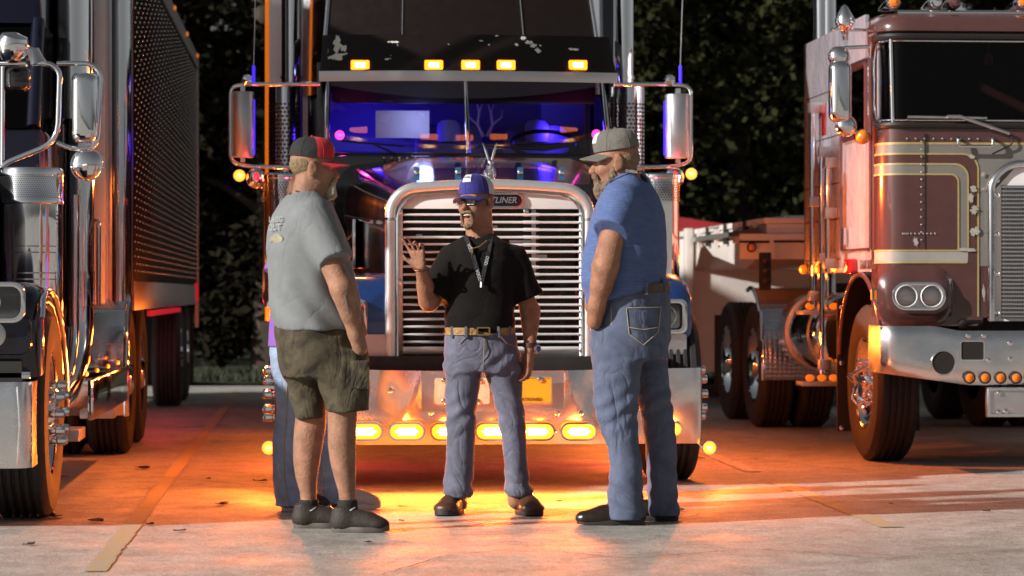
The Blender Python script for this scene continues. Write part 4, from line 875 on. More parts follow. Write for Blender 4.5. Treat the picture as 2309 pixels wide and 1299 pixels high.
# roof furniture
c = Q(1905, 45, 16.6); part('teardrop_spotlight', MB().lathe([(.0,-.10), (.02,-.085), (.045,-.04), (.066,.0), (.06,.035), (.03,.06), (.02,.09), (.018,.13), (0,.13)], c, (.05,.1,-1), 20), chrome, T3); part('spotlight_bar', MB().tube([Q(1875, 66, 16.6), Q(1955, 68, 16.6)], .010), chrome, T3)
for px, m in ((2010, amber_off), (2104, chrome), (2146, maroon), (2300, amber_off), (2400, amber_off)):
    c = Q(px, 8, 16.5); rl = part('roof_marker', MB().loft([[(c[0]+w*math.cos(a_), y, c[2]+w*math.sin(a_)-.004) for a_ in np.linspace(0, 2*PI, 16, endpoint=False)] for w, y in ((.03,16.4), (.042,16.42), (.045,16.5), (.03,16.7), (.01,16.85))]), chrome if m != maroon else maroon, T3, ang=60)
    part('marker_lens', MB().lathe([(.036,.0), (.03,-.02), (0,-.03)], (c[0], 16.402, c[2]), (0,1,0), 16), m, rl)
for px in (1850, 1868):
    part('exhaust_stack', MB().cyl((X(px, 19.1), 19.1, 1.0), (X(px, 19.1), 19.1, 4.6), .055, n=20), chrome, T3)
# chassis behind the cab: tank, steps, deck, tandem with diamond plate fenders
for s in (-.42, .42): part('frame_rail', MB().box(X3C+s-.05, X3C+s+.05, 17, 23.6, .72, .98), frame_black, T3)
tk = part('fuel_tank', MB().lathe([(0,0), (.22,0), (.285,.02), (.30,.05), (.30,1.5), (.285,1.53), (0,1.55)], (X3+.34, 18.75, .80), (0,1,0), 36), chrome, T3)
for yy in (18.95, 19.9): part('tank_strap', MB().cyl((X3+.34, yy, .80), (X3+.34, yy+.06, .80), .306, n=36), alu, tk)
for zz, nm in ((Z(860, 1820, 18.6), 'lower_step'), (Z(700, 1820, 18.6), 'upper_step')):
    st = part(nm, MB().box(X3-.10, X3+.55, 18.45, 18.72, zz-.03, zz), alu, T3, .004)
    for k in range(4): part('step_lamp', MB().sph((X3-.05+k*.085, 18.44, zz+.03), (.034,.022,.026), 10, 8), amber_dim, st)
dia = mat('diamond_plate', (.62,.60,.62), .22, 1., bump=.0)
_n = dia.node_tree.nodes; _l = dia.node_tree.links; _t = _n.new('ShaderNodeTexCoord'); _v = _n.new('ShaderNodeTexVoronoi'); _v.inputs['Scale'].default_value = 26; _v.inputs['Randomness'].default_value = .1; _l.new(_t.outputs['Object'], _v.inputs['Vector']); _b = _n.new('ShaderNodeBump'); _b.inputs['Strength'].default_value = .9; _b.inputs['Distance'].default_value = .006; _b.invert = True; _l.new(_v.outputs['Distance'], _b.inputs['Height']); _l.new(_b.outputs[0], _n['Principled BSDF'].inputs['Normal'])
YT1, YT2 = 21.25, 22.62
for s in (-1, 1):
    prof = [(YT1+.60*math.cos(t), .52+.62*math.sin(t)) for t in np.linspace(PI*1.06, PI*.42, 14)]
    xo = X3C+s*1.22; part('quarter_fender', MB().grid(lambda i, j: (xo-s*j*.6, *prof[i]), range(14), [0, 1]), dia, T3, ang=60)
    part('fender_edge', MB().tube([(xo, *p) for p in prof], .018), chrome, T3)
    for Y in (YT1, YT2):
        wheel(T3, xo-s*.145, Y, .51, .29, s, nuts=0); inst('inner_tyre', TY[(.51,.29,s)][0], T3, (xo-s*.47, Y, .51))
part('wheel_axle', MB().cyl((X3+.2, YT1, .51), (X3+2.2, YT1, .51), .09), frame_black, T3)
part('rear_mud_flap', MB().box(X3+.02, X3+.6, 23.3, 23.32, .2, .9), black_plastic, T3)
part('fender_bracket', MB().tube([(X3-.02, YT1-.58, .95), (X3-.02, YT1-.62, .72)], .02), chrome, T3)
part('fifth_wheel', MB().box(X3C-.45, X3C+.45, 21.4, 22.4, 1.08, 1.18), frame_black, T3, .02)
part('deck_plate', MB().box(X3+.35, X3+2.1, 20.6, 21.4, 1.0, 1.06), frame_black, T3)
mb = MB()
for k in range(3): mb.sph((X(1725, 20.6), 20.55, 1.2+k*.08), .035, 10, 8)
part('air_couplings', mb.box(X(1712, 20.6), X(1738, 20.6), 20.58, 20.62, 1.12, 1.42), frame_black, T3)
# ------------------------------------------------------------------ white gooseneck trailer behind it
TL = root('flatbed_trailer', 'white low gooseneck trailer coupled behind the maroon truck', 'trailer', (X3C, 26, 0))
xa, xb = X3-.02, X3+2.46
ztop = Z(527, 1600, 24.5)
part('bulkhead', MB().box(xa+.06, xb-.06, 24.9, 24.96, .34, ztop-.02), white_paint, TL)
for x_ in (xa, xb-.07): part('corner_post', MB().box(x_, x_+.07, 24.82, 25.0, .30, ztop+.06), white_paint, TL, .01)
part('lower_body', MB().box(xa+.03, xb-.03, 25.0, 31, .42, ztop-.03), white_paint, TL, .02)
part('neck_beam', MB().prism([(20.95, ztop+.0), (20.95, ztop-.20), (22.0, ztop-.36), (23.8, ztop-.22), (24.5, ztop-.08), (24.9, ztop-.35), (24.9, ztop)], 'x', xa+.1, xb-.1), white_paint, TL, .01)
front = part('neck_front', MB().box(X(1664, 21.0), xb, 20.9, 20.95, Z(585, 1700, 21), Z(528, 1700, 21)), white_paint, TL, .006)
part('neck_slot', MB().box(X(1667, 20.9), X(1735, 20.9), 20.893, 20.899, Z(548, 1700, 20.9), Z(543, 1700, 20.9)), dark_void, front); part('neck_slot', MB().box(X(1745, 20.9), X(1830, 20.9), 20.893, 20.899, Z(547, 1780, 20.9), Z(542, 1780, 20.9)), dark_void, front)
c = Q(1695, 558, 20.89); l_ = part('clearance_lamp', MB().lathe([(.030,.01), (.028,-.01), (0,-.02)], c, (0,1,0), 16), amber_off, TL); part('lamp_ring', MB().lathe([(.040,.012), (.038,-.01), (.029,-.012)], c, (0,1,0), 16), frame_black, l_)
part('deck', MB().box(xa+.08, xb-.08, 20.96, 31, ztop+.001, ztop+.05), white_paint, TL, .01)
for k in range(7):
    yy = 21.3+k*.52; part('stake_pocket', MB().box(xa+.06, xa+.10, yy, yy+.09, ztop-.13, ztop+.045), frame_black if k % 2 else white_paint, TL)
part('side_rail', MB().box(xa+.045, xa+.075, 21, 24.8, ztop-.075, ztop-.03), grey_paint, TL)
part('load_box', MB().box(X(1770, 22), X(1850, 22), 22, 22.5, ztop+.05, Z(486, 1790, 22)), white_paint, TL, .01)
for (p0, p1) in (((1600,514,23.5),(1778,488,22)), ((1720,514,22),(1830,497,21.5))): part('tie_strap', MB().tube([Q(*p0), Q(*p1)], .012, 6), cream_paint, TL)
part('running_gear', MB().box(X3C-.5, X3C+.5, 25, 31, .3, .42), frame_black, TL)
for Y in (28.2, 29.5):
    for s in (-1, 1): wheel(TL, X3C+s*1.08, Y, .48, .28, s, nuts=0)
# ------------------------------------------------------------------ left truck (its right flank and half its nose are in view)
X0 = -1.22; X0C = X0-1.22
T0 = root('semi_truck', 'dark semi truck cut off at the left edge with chrome air cleaner and mirrors', 'semi truck', (X0C, 15, 0))
YN = 12.2
def q0(px, py, Y): return Q(px, py, Y)
# bumper
z0, z1 = Z(1057, 30, YN), Z(862, 30, YN); xr = X(68, YN); xlft = 2*X0C-xr
def b0(u, v):
    x = xr+(xlft-xr)*u; e = min(u, 1-u)*(xr-xlft); return (x, YN+.06*max(0, 1-e/.06)**2+.02*(2*v-1)**4, z0+(z1-z0)*v)
bm0 = part('bumper', MB().grid(b0, np.concatenate([np.linspace(0, .05, 8), np.linspace(.06, .95, 30), np.linspace(.955, 1, 8)]), np.linspace(0, 1, 10)), bumper_chrome, T0, ang=70)
part('bumper_return', MB().grid(lambda u, v: (xr+.002, YN+.058+u*.3, z0+(z1-z0)*v), [0,.5,1], [0,.5,1]), bumper_chrome, bm0)
part('bumper_seam', MB().tube([(X(40, YN), YN-.005, z0+.02), (X(46, YN), YN-.005, z0+.2), (X(40, YN), YN-.005, z1-.02)], .004, 6), chrome, bm0)
part('bumper_gap', MB().box(xlft+.05, xr-.05, YN+.1, YN+.3, .55, .78), frame_black, T0)
# fender with arch over the wheel, hood
YA = 12.98
cen = [(12.36, .70), (12.33, .86), (12.33, 1.02), (12.37, 1.10), (12.50, 1.145), (12.72, 1.15), (12.95, 1.12), (13.2, 1.03), (13.4, .90), (13.52, .74), (13.58, .55)]
for s in (1, -1):
    wd = [(.45, 0), (.8, 0), (1.08, 0), (1.13, .008), (1.165, .03), (1.185, .07), (1.19, .11), (1.165, .125)]; n = len(cen)
    def f(i, j):
        y, z = cen[i]; a = V(cen[max(i-1, 0)]); b = V(cen[min(i+1, n-1)]); t = (b-a)/np.linalg.norm(b-a); nn = V((t[1], -t[0])); w, dn = wd[j]
        return (X0C+s*w, y+nn[0]*dn, z+nn[1]*dn)
    part('fender', MB().grid(f, range(n), range(len(wd))), dark_blue, T0, ang=70)
    part('fender_lip', MB().tube([V((X0C+s*1.19, cen[i][0]+.0, cen[i][1]-.04)) for i in range(2, n)], .016), chrome, T0)
    hx = X(-12, 12.3) if s == 1 else 2*X0C-X(-12, 12.3); hz = Z(682, 10, 12.3)
    hl = part('headlight', MB().prism(rrect(hx, hz, .26, .165, .05), 'y', 12.30, 12.36), black_plastic, T0)
    part('bezel', MB().plate(rrect(hx, hz, .29, .19, .06), rrect(hx, hz, .245, .145, .045), 12.268, 12.31), chrome, hl, .004)
    part('reflector', MB().lathe([(.062, 0), (.045, .016), (0, .025)], (hx-.03*s, 12.272, hz), (0,1,0), 20), chrome, hl); part('lens', MB().prism(rrect(hx, hz, .243, .143, .045), 'y', 12.262, 12.266), lens_glass, hl)
    fz = Z(755, 10, 12.28); fg = part('fog_light', MB().lathe([(0,-.012), (.05,-.008), (.062,.0), (.06,.04), (0,.04)], (hx-.01*s, 12.29, fz), (0,1,0), 22), alu, T0)
    part('fender_chin', MB().prism(rrect(hx+.0, fz, .34, .19, .06), 'y', 12.31, 12.35), dark_blue, T0, .02)
    wheel(T0, X0C+s*1.05, YA, .51, .29, s, nm=nut_mesh(s, .11, .022))
part('nose_band', MB().box(X0C-1.05, X(70, 12.33), 12.30, 12.36, Z(855, 30, 12.3), Z(838, 30, 12.3)), chrome, T0, .006)
def hr(Y, hw, zt, r): 
    P = [(X0C+hw, Y, .8), (X0C+hw, Y, zt-r)]+[(X0C+hw-r*(1-math.cos(t)), Y, zt-r+r*math.sin(t)) for t in np.linspace(.2, PI/2, 6)]; return P+[(2*X0C-p[0], p[1], p[2]) for p in P[::-1]]
part('hood', MB().loft([hr(12.35, .60, 1.50, .16), hr(13.2, .72, 1.66, .18), hr(14.3, .86, 1.82, .18)], cap=False, closed=False), dark_blue, T0, ang=60)
# cab, sleeper
part('cab', MB().box(X0C-.97, X0C+.97, 14.45, 15.8, .9, 2.0), dark_blue, T0, .03)
part('cab_roof', MB().prism([(14.75, 2.6), (14.9, 2.85), (15.8, 3.0), (15.8, 2.55)], 'x', X0C-.93, X0C+.93), dark_blue, T0, .03)
for s in (-1, 1):
    part('windshield_post', MB().tube([(X0C+s*.93, 14.45, 2.0), (X0C+s*.92, 14.8, 2.62)], .04), dark_blue, T0)
    part('door_window', MB().box(X0C+s*.94-.004, X0C+s*.94+.004, 14.7, 15.7, 2.0, 2.6), dark_glass, T0); part('rear_pillar', MB().box(X0C+s*.94-.03, X0C+s*.94+.03, 15.68, 15.82, 1.95, 2.6), dark_blue, T0)
part('windshield', MB().add([(X0C-.92, 14.44, 2.0), (X0C+.92, 14.44, 2.0), (X0C+.90, 14.79, 2.62), (X0C-.90, 14.79, 2.62)], [(0,1,2,3)]), dark_glass, T0)
part('cab_interior', MB().box(X0C-.9, X0C+.9, 15.6, 15.66, 1.9, 2.6), cab_dark, T0)
part('sleeper', MB().box(X0C-1.16, X(150, 15.95), 15.95, 17.6, .85, 3.7), black_paint, T0, .04)
part('sleeper_skirt', MB().box(X0+.0, X0+.03, 14.5, 17.2, .40, .62), chrome, T0, .005)
for px in (196, 222): part('grab_rail', MB().tube(arcpath([(X(px, 16.6), 16.6, Z(690, px, 16.6)), (X(px, 16.6), 16.6, Z(500, px, 16.6)), (X(px-12, 16.7), 16.7, Z(497, px, 16.6))], .03), .016), chrome, T0)
# air cleaner
YAC = 13.95; xc = X(70, YAC); rc = .5*(X(144, YAC)-X(-4, YAC)); zt = Z(380, 70, YAC); zb = Z(722, 70, YAC)
ac = part('air_cleaner', MB().lathe([(0,0), (rc*.96,0), (rc,.012), (rc,.04), (rc*.985,.042), (rc*.985,.165), (rc,.17), (rc,.185), (rc*.97,.19), (rc*.97,zt-zb-.06), (rc*.85,zt-zb), (0,zt-zb)], (xc, YAC, zt), (0,0,-1), 48), chrome, T0, ang=30)
for py in (556, 570, 616, 630): part('band_clamp', MB().cyl((xc, YAC, Z(py+1.5, 70, YAC)), (xc, YAC, Z(py-1.5, 70, YAC)), rc*.98, n=48), chrome, ac)
mb = MB(); n = 84
for r_ in range(11):
    for k in range(n):
        a0 = 2*PI*(k+(r_ % 2)*.5)/n; z = zt-.050-r_*.0105; R_ = rc*.988; q = .0042; w = .020
        mb.add([(xc+R_*math.cos(a0-w), YAC+R_*math.sin(a0-w), z), (xc+R_*math.cos(a0), YAC+R_*math.sin(a0), z-q), (xc+R_*math.cos(a0+w), YAC+R_*math.sin(a0+w), z), (xc+R_*math.cos(a0), YAC+R_*math.sin(a0), z+q)], [(0,1,2,3)])
o = part('air_cleaner_holes', mb, dark_void, ac); o['kind'] = 'stuff'
part('cleaner_bracket', MB().box(xc+.02, xc+.16, YAC-.05, YAC+.05, zb-.06, zb), chrome, T0, .005)
# horn dome on the hood corner, mirrors
c = Q(28, 105, 14.0); part('dome_lamp', MB().lathe([(0,-.09), (.05,-.075), (.085,-.03), (.09,.02), (.07,.06), (0,.08)], c, (.25,-.3,1), 24), chrome, T0); c = Q(75, 125, 14.05); part('dome_base', MB().lathe([(0,-.05), (.04,-.03), (.05,.02), (.06,.05), (0,.05)], c, (.3,0,-1), 16), chrome, T0)
YM = 14.05
part('mirror_arm', MB().tube(arcpath([Q(-60, 145, YM), Q(110, 143, YM), Q(135, 160, YM), Q(130, 320, YM), Q(10, 368, YM), Q(-10, 400, YM)], .10), .016, 10), chrome, T0)
part('mirror_arm', MB().tube(arcpath([Q(128, 143, YM), Q(205, 143, YM), Q(228, 165, YM), Q(220, 335, YM), Q(160, 336, YM), Q(128, 322, YM)], .07), .013, 10), chrome, T0)
part('mirror_arm', MB().tube(arcpath([Q(6, 150, YM), Q(5, 380, YM), Q(2, 640, YM)], .05), .012, 8), chrome, T0)
def mhead(x0, x1, y0, y1, Y, nm='mirror_head', m=chrome, r=.035):
    a = Q(x0, y1, Y); b = Q(x1, y0, Y); cx, cz = (a[0]+b[0])/2, (a[2]+b[2])/2; w, h_ = b[0]-a[0], b[2]-a[2]
    return part(nm, MB().loft([[(p[0], y, p[1]) for p in rrect(cx, cz, w*k, h_*k2, r)] for k, k2, y in ((.92,.97,Y+.04), (1,1,Y+.02), (1,1,Y-.01), (.85,.95,Y-.05), (.5,.8,Y-.062))]), m, T0, ang=60)
mhead(162, 222, 165, 322, YM); mhead(12, 70, 152, 205, YM+.1, 'mirror_head', black_paint)
c = Q(197, 372, YM-.02); cv = part('convex_mirror', MB().lathe([(.085*math.sin(t), -.045*math.cos(t)) for t in np.linspace(.02, PI/2, 9)]+[(.09,.0), (.09,.01), (0,.01)], c, (0,1,0), 30), chrome, T0)
part('mirror_rib', MB().tube([(c[0]-.085, YM-.03, c[2]-.012), (c[0], YM-.07, c[2]+.0), (c[0]+.085, YM-.03, c[2]-.012)], .004, 6), alu, cv); part('mirror_rib', MB().tube([(c[0], YM-.07, c[2]), (c[0]+.012, YM-.03, c[2]-.085)], .004, 6), alu, cv)
# stack running down to an elbow, side pipes
YE = 15.75; xe = X(180, YE)
part('exhaust_stack', MB().tube(arcpath([(xe, YE, 4.5), (xe, YE, .62), (xe-.20, YE-.75, .30), (xe-.5, YE-1.0, .30)], .45, 10), .085, 24), chrome, T0, ang=60)
part('stack_clamp', MB().cyl((xe, YE, Z(690, 180, YE)), (xe, YE, Z(612, 180, YE)), .09, n=24), chrome, T0)
part('exhaust_stack', MB().cyl((X(152, 15.9), 15.9, 1.0), (X(152, 15.9), 15.9, 4.5), .05, n=18), chrome, T0)
part('drop_pipe', MB().tube(arcpath([Q(168, 440, 15.5), Q(168, 780, 15.5), Q(150, 870, 15.3), Q(110, 900, 15.0)], .15, 8), .028, 12), chrome, T0)
part('stack_sleeve', MB().cyl((X(163, 15.6), 15.6, Z(270, 163, 15.6)), (X(163, 15.6), 15.6, 4.5), .11, n=24), chrome, T0)
for k, (px, py) in enumerate(((157, 982),)): 
    a = Q(138, 996, 14.2); part('step_block', MB().box(a[0], X(178, 14.2), 14.2, 14.6, Z(996, 157, 14.2), Z(970, 157, 14.2)), alu, T0, .004)
a = Q(185, 946, 16.9); st = part('frame_step', MB().box(X(180, 16.9), X(256, 16.9), 16.9, 17.15, Z(944, 220, 16.9), Z(924, 220, 16.9)), alu, T0, .004)
for k in range(7): part('step_rib', MB().box(X(190+k*9, 16.9), X(193+k*9, 16.9), 16.92, 17.13, Z(923.5, 220, 16.9), Z(922, 220, 16.9)), chrome, st)
YD1, YD2 = 18.1, 19.4
for s in (1, -1):
    xo = X0C+s*1.22; prof = [(YD1+.62*math.cos(t), .52+.64*math.sin(t)) for t in np.linspace(PI*1.12, PI*.45, 14)]
    part('quarter_fender', MB().grid(lambda i, j: (xo-s*j*.6, *prof[i]), range(14), [0, 1]), chrome, T0, ang=60); part('fender_edge', MB().tube([(xo, *p) for p in prof], .02), chrome, T0)
    for Y in (YD1, YD2): wheel(T0, xo-s*.145, Y, .51, .29, s, nuts=0); inst('inner_tyre', TY[(.51,.29,s)][0], T0, (xo-s*.47, Y, .51))
for s in (-.42, .42): part('frame_rail', MB().box(X0C+s-.05, X0C+s+.05, 12.6, 20.5, .62, .92), frame_black, T0)
for yy in (14.3, 15.0, 15.8, 16.6): 
    l_ = part('marker_and_fill_lamp', MB().sph((X0+.01, yy, .66), (.012,.030,.014), 10, 8), amber_dim, T0); lamp(l_, (X0+.06, yy, .64), 2.5, AMB, 'POINT', .03)  # added amber fill lamps that spill orange over the ground beside the truck
# ------------------------------------------------------------------ its trailer: dark box with rows of bright rivets and a polished nose corner
TX = -1.20; TT = root('box_trailer', 'dark box trailer with rows of bright rivets behind the left truck', 'trailer', (X0C, 23, 0))
ty0, ty1, tz0, tz1 = 17.75, 27.9, .98, 3.58
part('box_body', MB().box(2*X0C-TX, TX, ty0+.1, ty1, tz0+.2, tz1), mat('trailer_black', (.010,.008,.009), .55, 0, coat=.0, spec=.15, rnoise=.1, nscale=2), TT, .01)
part('bottom_rail', MB().box(2*X0C-TX-.01, TX+.012, ty0+.1, ty1, tz0, tz0+.2), alu, TT, .006)
part('top_rail', MB().box(2*X0C-TX-.01, TX+.012, ty0+.1, ty1+.01, tz1-.10, tz1+.03), alu, TT, .006)
part('rear_post', MB().box(TX-.02, TX+.014, ty1-.02, ty1+.06, tz0-.25, tz1), alu, TT)
part('nose_corner', MB().tube([(TX-.09, ty0+.09, tz0), (TX-.09, ty0+.09, tz1+.6)], .10, 24), chrome, TT)
part('nose_post', MB().box(TX-.34, TX-.17, ty0-.03, ty0+.05, tz0, tz1+.6), alu, TT, .01)
part('nose_wall', MB().box(2*X0C-TX+.05, TX-.1, ty0+.02, ty0+.1, tz0, tz1+.6), alu, TT)
for k in range(22): inst('rivet', rivet_me, TT, (TX-.25, ty0-.032, tz0+.1+k*.13))
mb = MB(); rows = 44; cols = 30
for i in range(rows):
    z = tz0+.27+i*(tz1-tz0-.45)/(rows-1)
    for k in range(cols):
        y = ty0+.3+(k+.5*(i % 2))*(ty1-ty0-.6)/(cols-1)
        mb.lathe([(.008,0), (.0075,.006), (.004,.010), (0,.011)], (TX-.0005, y, z), (1,0,0), 6)
o = part('rivets', mb, mat('bright_rivet', (.85,.82,.72), .25, .9), TT); o['kind'] = 'stuff'
for k in range(0, 9, 2): part('roof_marker', MB().sph((TX+.02, ty0+.6+k*1.15, tz1+.0), (.014,.04,.022), 10, 8), amber_dim, TT)
gl = part('red_underglow_strip', MB().box(TX-.05, TX-.02, 20.2, 24.8, tz0-.06, tz0-.02), red_dim, TT)
for yy in (20.6, 22.4, 24.2): lamp(gl, (TX-.12, yy, tz0-.12), 3, (1,.02,.06), 'POINT', .08)
part('tail_reflector', MB().box(TX+.0, TX+.018, ty1-.6, ty1-.05, tz0+.02, tz0+.22), red_dim, TT)
for Y in (25.6, 26.9):
    for s in (1, -1): wheel(TT, X0C+s*1.06, Y, .49, .28, s, nuts=0)
part('mud_flap', MB().box(TX-.62, TX-.02, 27.5, 27.52, .15, .95), black_plastic, TT)
part('landing_gear', MB().box(TX-.4, TX-.3, 20.6, 20.75, .2, 1.0), frame_black, TT)
# ------------------------------------------------------------------ people: smooth implicit figures meshed as one continuous skin each
class Field:
    def __init__(s, lo, hi, res):
        s.lo = V(lo); s.res = res; s.n = [int(math.ceil((hi[i]-lo[i])/res))+1 for i in range(3)]
        s.ax = [(s.lo[i]+np.arange(s.n[i])*res).astype(np.float32) for i in range(3)]; s.d = np.full(s.n, 1., np.float32)
    def view(s, lo, hi):
        sl = tuple(slice(max(0, int((lo[i]-s.lo[i])/s.res)), max(0, min(s.n[i], int((hi[i]-s.lo[i])/s.res)+2))) for i in range(3))
        return sl, s.ax[0][sl[0]][:, None, None], s.ax[1][sl[1]][None, :, None], s.ax[2][sl[2]][None, None, :]
    def comb(s, sl, d, k, op='add'):
        a = s.d[sl]
        if a.size == 0: return
        if op == 'add': h_ = np.clip(.5+.5*(a-d)/k, 0, 1); s.d[sl] = a+(d-a)*h_-k*h_*(1-h_)
        elif op == 'sub': h_ = np.clip(.5-.5*(a+d)/k, 0, 1); s.d[sl] = a+(-d-a)*h_+k*h_*(1-h_)
        elif op == 'max': s.d[sl] = np.maximum(a, d)
    def cone(s, a, b, ra, rb, k=.02, op='add', flat=False, flat0=False):
        a = V(a); b = V(b); m = max(ra, rb)+k+.03; sl, x, y, z = s.view(np.minimum(a, b)-m, np.maximum(a, b)+m); ba = b-a; L2 = ba@ba
        t0 = ((x-a[0])*ba[0]+(y-a[1])*ba[1]+(z-a[2])*ba[2])/L2; t = np.clip(t0, 0, 1)
        d = np.sqrt((x-a[0]-t*ba[0])**2+(y-a[1]-t*ba[1])**2+(z-a[2]-t*ba[2])**2)-(ra+(rb-ra)*t)
        if flat: d = np.maximum(d, (t0-1)*math.sqrt(L2))
        if flat0: d = np.maximum(d, -t0*math.sqrt(L2))
        s.comb(sl, d, k, op); return s
    def chain(s, pts, rs, k=.02, **kw):
        for i in range(len(pts)-1): s.cone(pts[i], pts[i+1], rs[i], rs[i+1], k, **kw)
        return s
    def ell(s, c, r, k=.015, R=None, op='add'):
        c = V(c); r = V(r); m = max(r)+k+.03; sl, x, y, z = s.view(c-m, c+m); p = (x-c[0], y-c[1], z-c[2])
        if R is not None: p = tuple(R[0][j]*p[0]+R[1][j]*p[1]+R[2][j]*p[2] for j in range(3))
        k0 = np.sqrt((p[0]/r[0])**2+(p[1]/r[1])**2+(p[2]/r[2])**2); k1 = np.sqrt((p[0]/r[0]**2)**2+(p[1]/r[1]**2)**2+(p[2]/r[2]**2)**2)+1e-6
        s.comb(sl, (k0*(k0-1)/k1).astype(np.float32), k, op); return s
    def loft(s, secs, k=.02, n=2.3, yaw=0., op='add'):     # secs: (z, cx, cy, r_forward, r_side)
        S = np.array(sorted(secs)); zz = S[:, 0]; m = S[:, 3:5].max()+.05
        sl, x, y, z = s.view((S[:, 1].min()-m, S[:, 2].min()-m, zz[0]-.06), (S[:, 1].max()+m, S[:, 2].max()+m, zz[-1]+.06)); zc = np.clip(z, zz[0], zz[-1])
        f = lambda c: np.interp(zc.ravel(), zz, S[:, c]).astype(np.float32)[None, None, :]
        dx, dy = x-f(1), y-f(2); u = dx*math.cos(yaw)+dy*math.sin(yaw); w = -dx*math.sin(yaw)+dy*math.cos(yaw); ru, rw = f(3), f(4)
        d = ((np.abs(u/ru)**n+np.abs(w/rw)**n)**(1/n)-1)*np.minimum(ru, rw); d = np.maximum(d, np.maximum(zz[0]-z, z-zz[-1]))
        s.comb(sl, d, k, op); return s
    def plane(s, p, nrm, lo=None, hi=None):     # keep the side the normal points away from
        sl, x, y, z = s.view(s.lo if lo is None else lo, [a[-1] for a in s.ax] if hi is None else hi); nrm = V(nrm)/np.linalg.norm(nrm)
        s.comb(sl, (x-p[0])*nrm[0]+(y-p[1])*nrm[1]+(z-p[2])*nrm[2], .01, 'max'); return s
    def wrinkle(s, amp, fn):
        x, y, z = s.ax[0][:, None, None], s.ax[1][None, :, None], s.ax[2][None, None, :]; s.d = s.d+np.float32(amp)*fn(x, y, z).astype(np.float32); return s
    def mesh(s, name, m, smooth=1):
        d = s.d; d[0] = d[-1] = np.maximum(d[0], .01).max(); d[:, 0] = d[:, -1] = .05; d[:, :, 0] = d[:, :, -1] = .05
        ins = d < 0; c = [ins[i:ins.shape[0]-1+i, j:ins.shape[1]-1+j, k:ins.shape[2]-1+k] for i in (0,1) for j in (0,1) for k in (0,1)]
        cnt = sum(q.astype(np.int8) for q in c); cells = np.argwhere((cnt > 0) & (cnt < 8)); idx = np.full(cnt.shape, -1, np.int32); idx[tuple(cells.T)] = np.arange(len(cells))
        acc = np.zeros((len(cells), 3)); num = np.zeros(len(cells)); off = [(i,j,k) for i in (0,1) for j in (0,1) for k in (0,1)]
        for a in off:
            for ax_ in range(3):
                if a[ax_]: continue
                b = list(a); b[ax_] = 1; va = d[tuple((cells+a).T)]; vb = d[tuple((cells+b).T)]; ms = (va < 0) != (vb < 0)
                t = np.where(ms, va/(va-vb+1e-12), 0); p = cells+np.array(a, float); p[:, ax_] += t; acc += p*ms[:, None]; num += ms
        P = s.lo+acc/num[:, None]*s.res; quads = []
        for ax_ in range(3):
            o1, o2 = [q for q in range(3) if q != ax_]; A0 = [slice(None)]*3; B0 = [slice(None)]*3; A0[ax_] = slice(0, -1); B0[ax_] = slice(1, None)
            e = np.argwhere(ins[tuple(A0)] != ins[tuple(B0)]); ok = (e[:, o1] > 0) & (e[:, o2] > 0) & (e[:, o1] < cnt.shape[o1]) & (e[:, o2] < cnt.shape[o2]); e = e[ok]
            u1 = np.zeros(3, int); u1[o1] = 1; u2 = np.zeros(3, int); u2[o2] = 1
            q = np.stack([idx[tuple((e-u1-u2).T)], idx[tuple((e-u2).T)], idx[tuple(e.T)], idx[tuple((e-u1).T)]], 1); fl = ins[tuple(e.T)] != (ax_ == 1); q[fl] = q[fl][:, ::-1]; quads.append(q)
        Fq = np.concatenate(quads); Fq = Fq[(Fq >= 0).all(1)]
        for _ in range(smooth):
            sm = np.zeros_like(P); w = np.zeros(len(P))
            for i in range(4):
                for j in (1, 3): np.add.at(sm, Fq[:, i], P[Fq[:, (i+j) % 4]]); np.add.at(w, Fq[:, i], 1)
            P = P*.5+.5*sm/np.maximum(w, 1)[:, None]
        me = bpy.data.meshes.new(name); me.from_pydata(P.tolist(), [], Fq.tolist()); me.validate(); me.polygons.foreach_set('use_smooth', [True]*len(me.polygons)); me.update()
        if m: me.materials.append(m)
        return me
class Person:
    def __init__(s, label, px0, D, hname='person'):
        s.px0, s.D = px0, D; l0 = (px0-CX)/F*D; s.l0 = l0
        s.r = root('person', label, 'person', (l0*math.cos(A)+D*math.sin(A), -l0*math.sin(A)+D*math.cos(A), 0), rz=-A)
    def L(s, px, py, v=0.):
        d = s.D+v; return V(((px-CX)/F*d-s.l0, v, H-(py-HY)/F*d))
    def secs(s, rows, v=0., yaw=0., side=None):   # rows: (py, px_left, px_right, r_side) -> forward radius so that the silhouette spans the given pixels
        out = []
        for row in rows:
            py, a, b, rs = row[:4]; vv = row[4] if len(row) > 4 else v; p = s.L((a+b)/2, py, vv); hw = (b-a)/2/F*(s.D+vv); c_, s_ = math.cos(yaw), math.sin(yaw)
            out.append((p[2], p[0], vv, math.sqrt(max(1e-4, hw*hw-(rs*s_)**2))/abs(c_), rs))
        return out
    def put(s, name, me, parent=None):
        o = bpy.data.objects.new(name, me); C.objects.link(o); o.parent = parent or s.r; return o
    def mb(s, name, mb, m, parent=None, **k): return s.put(name, mesh(name, mb, m, **k), parent)
def wr(seed, f=(18, 18, 30)):                    # cloth unevenness: a few crossing folds
    R = np.random.default_rng(seed); W = [(R.normal(0, 1, 3)*f, R.uniform(0, 6.28)) for _ in range(7)]
    def fn(x, y, z):
        q = 0
        wx = x+.03*np.sin(9*z+5*y); wz = z+.03*np.sin(8*x+7*y)
        for w, p in W: q = q+np.sin(w[0]*wx+w[1]*y+w[2]*wz+p)
        return q/4
    return fn
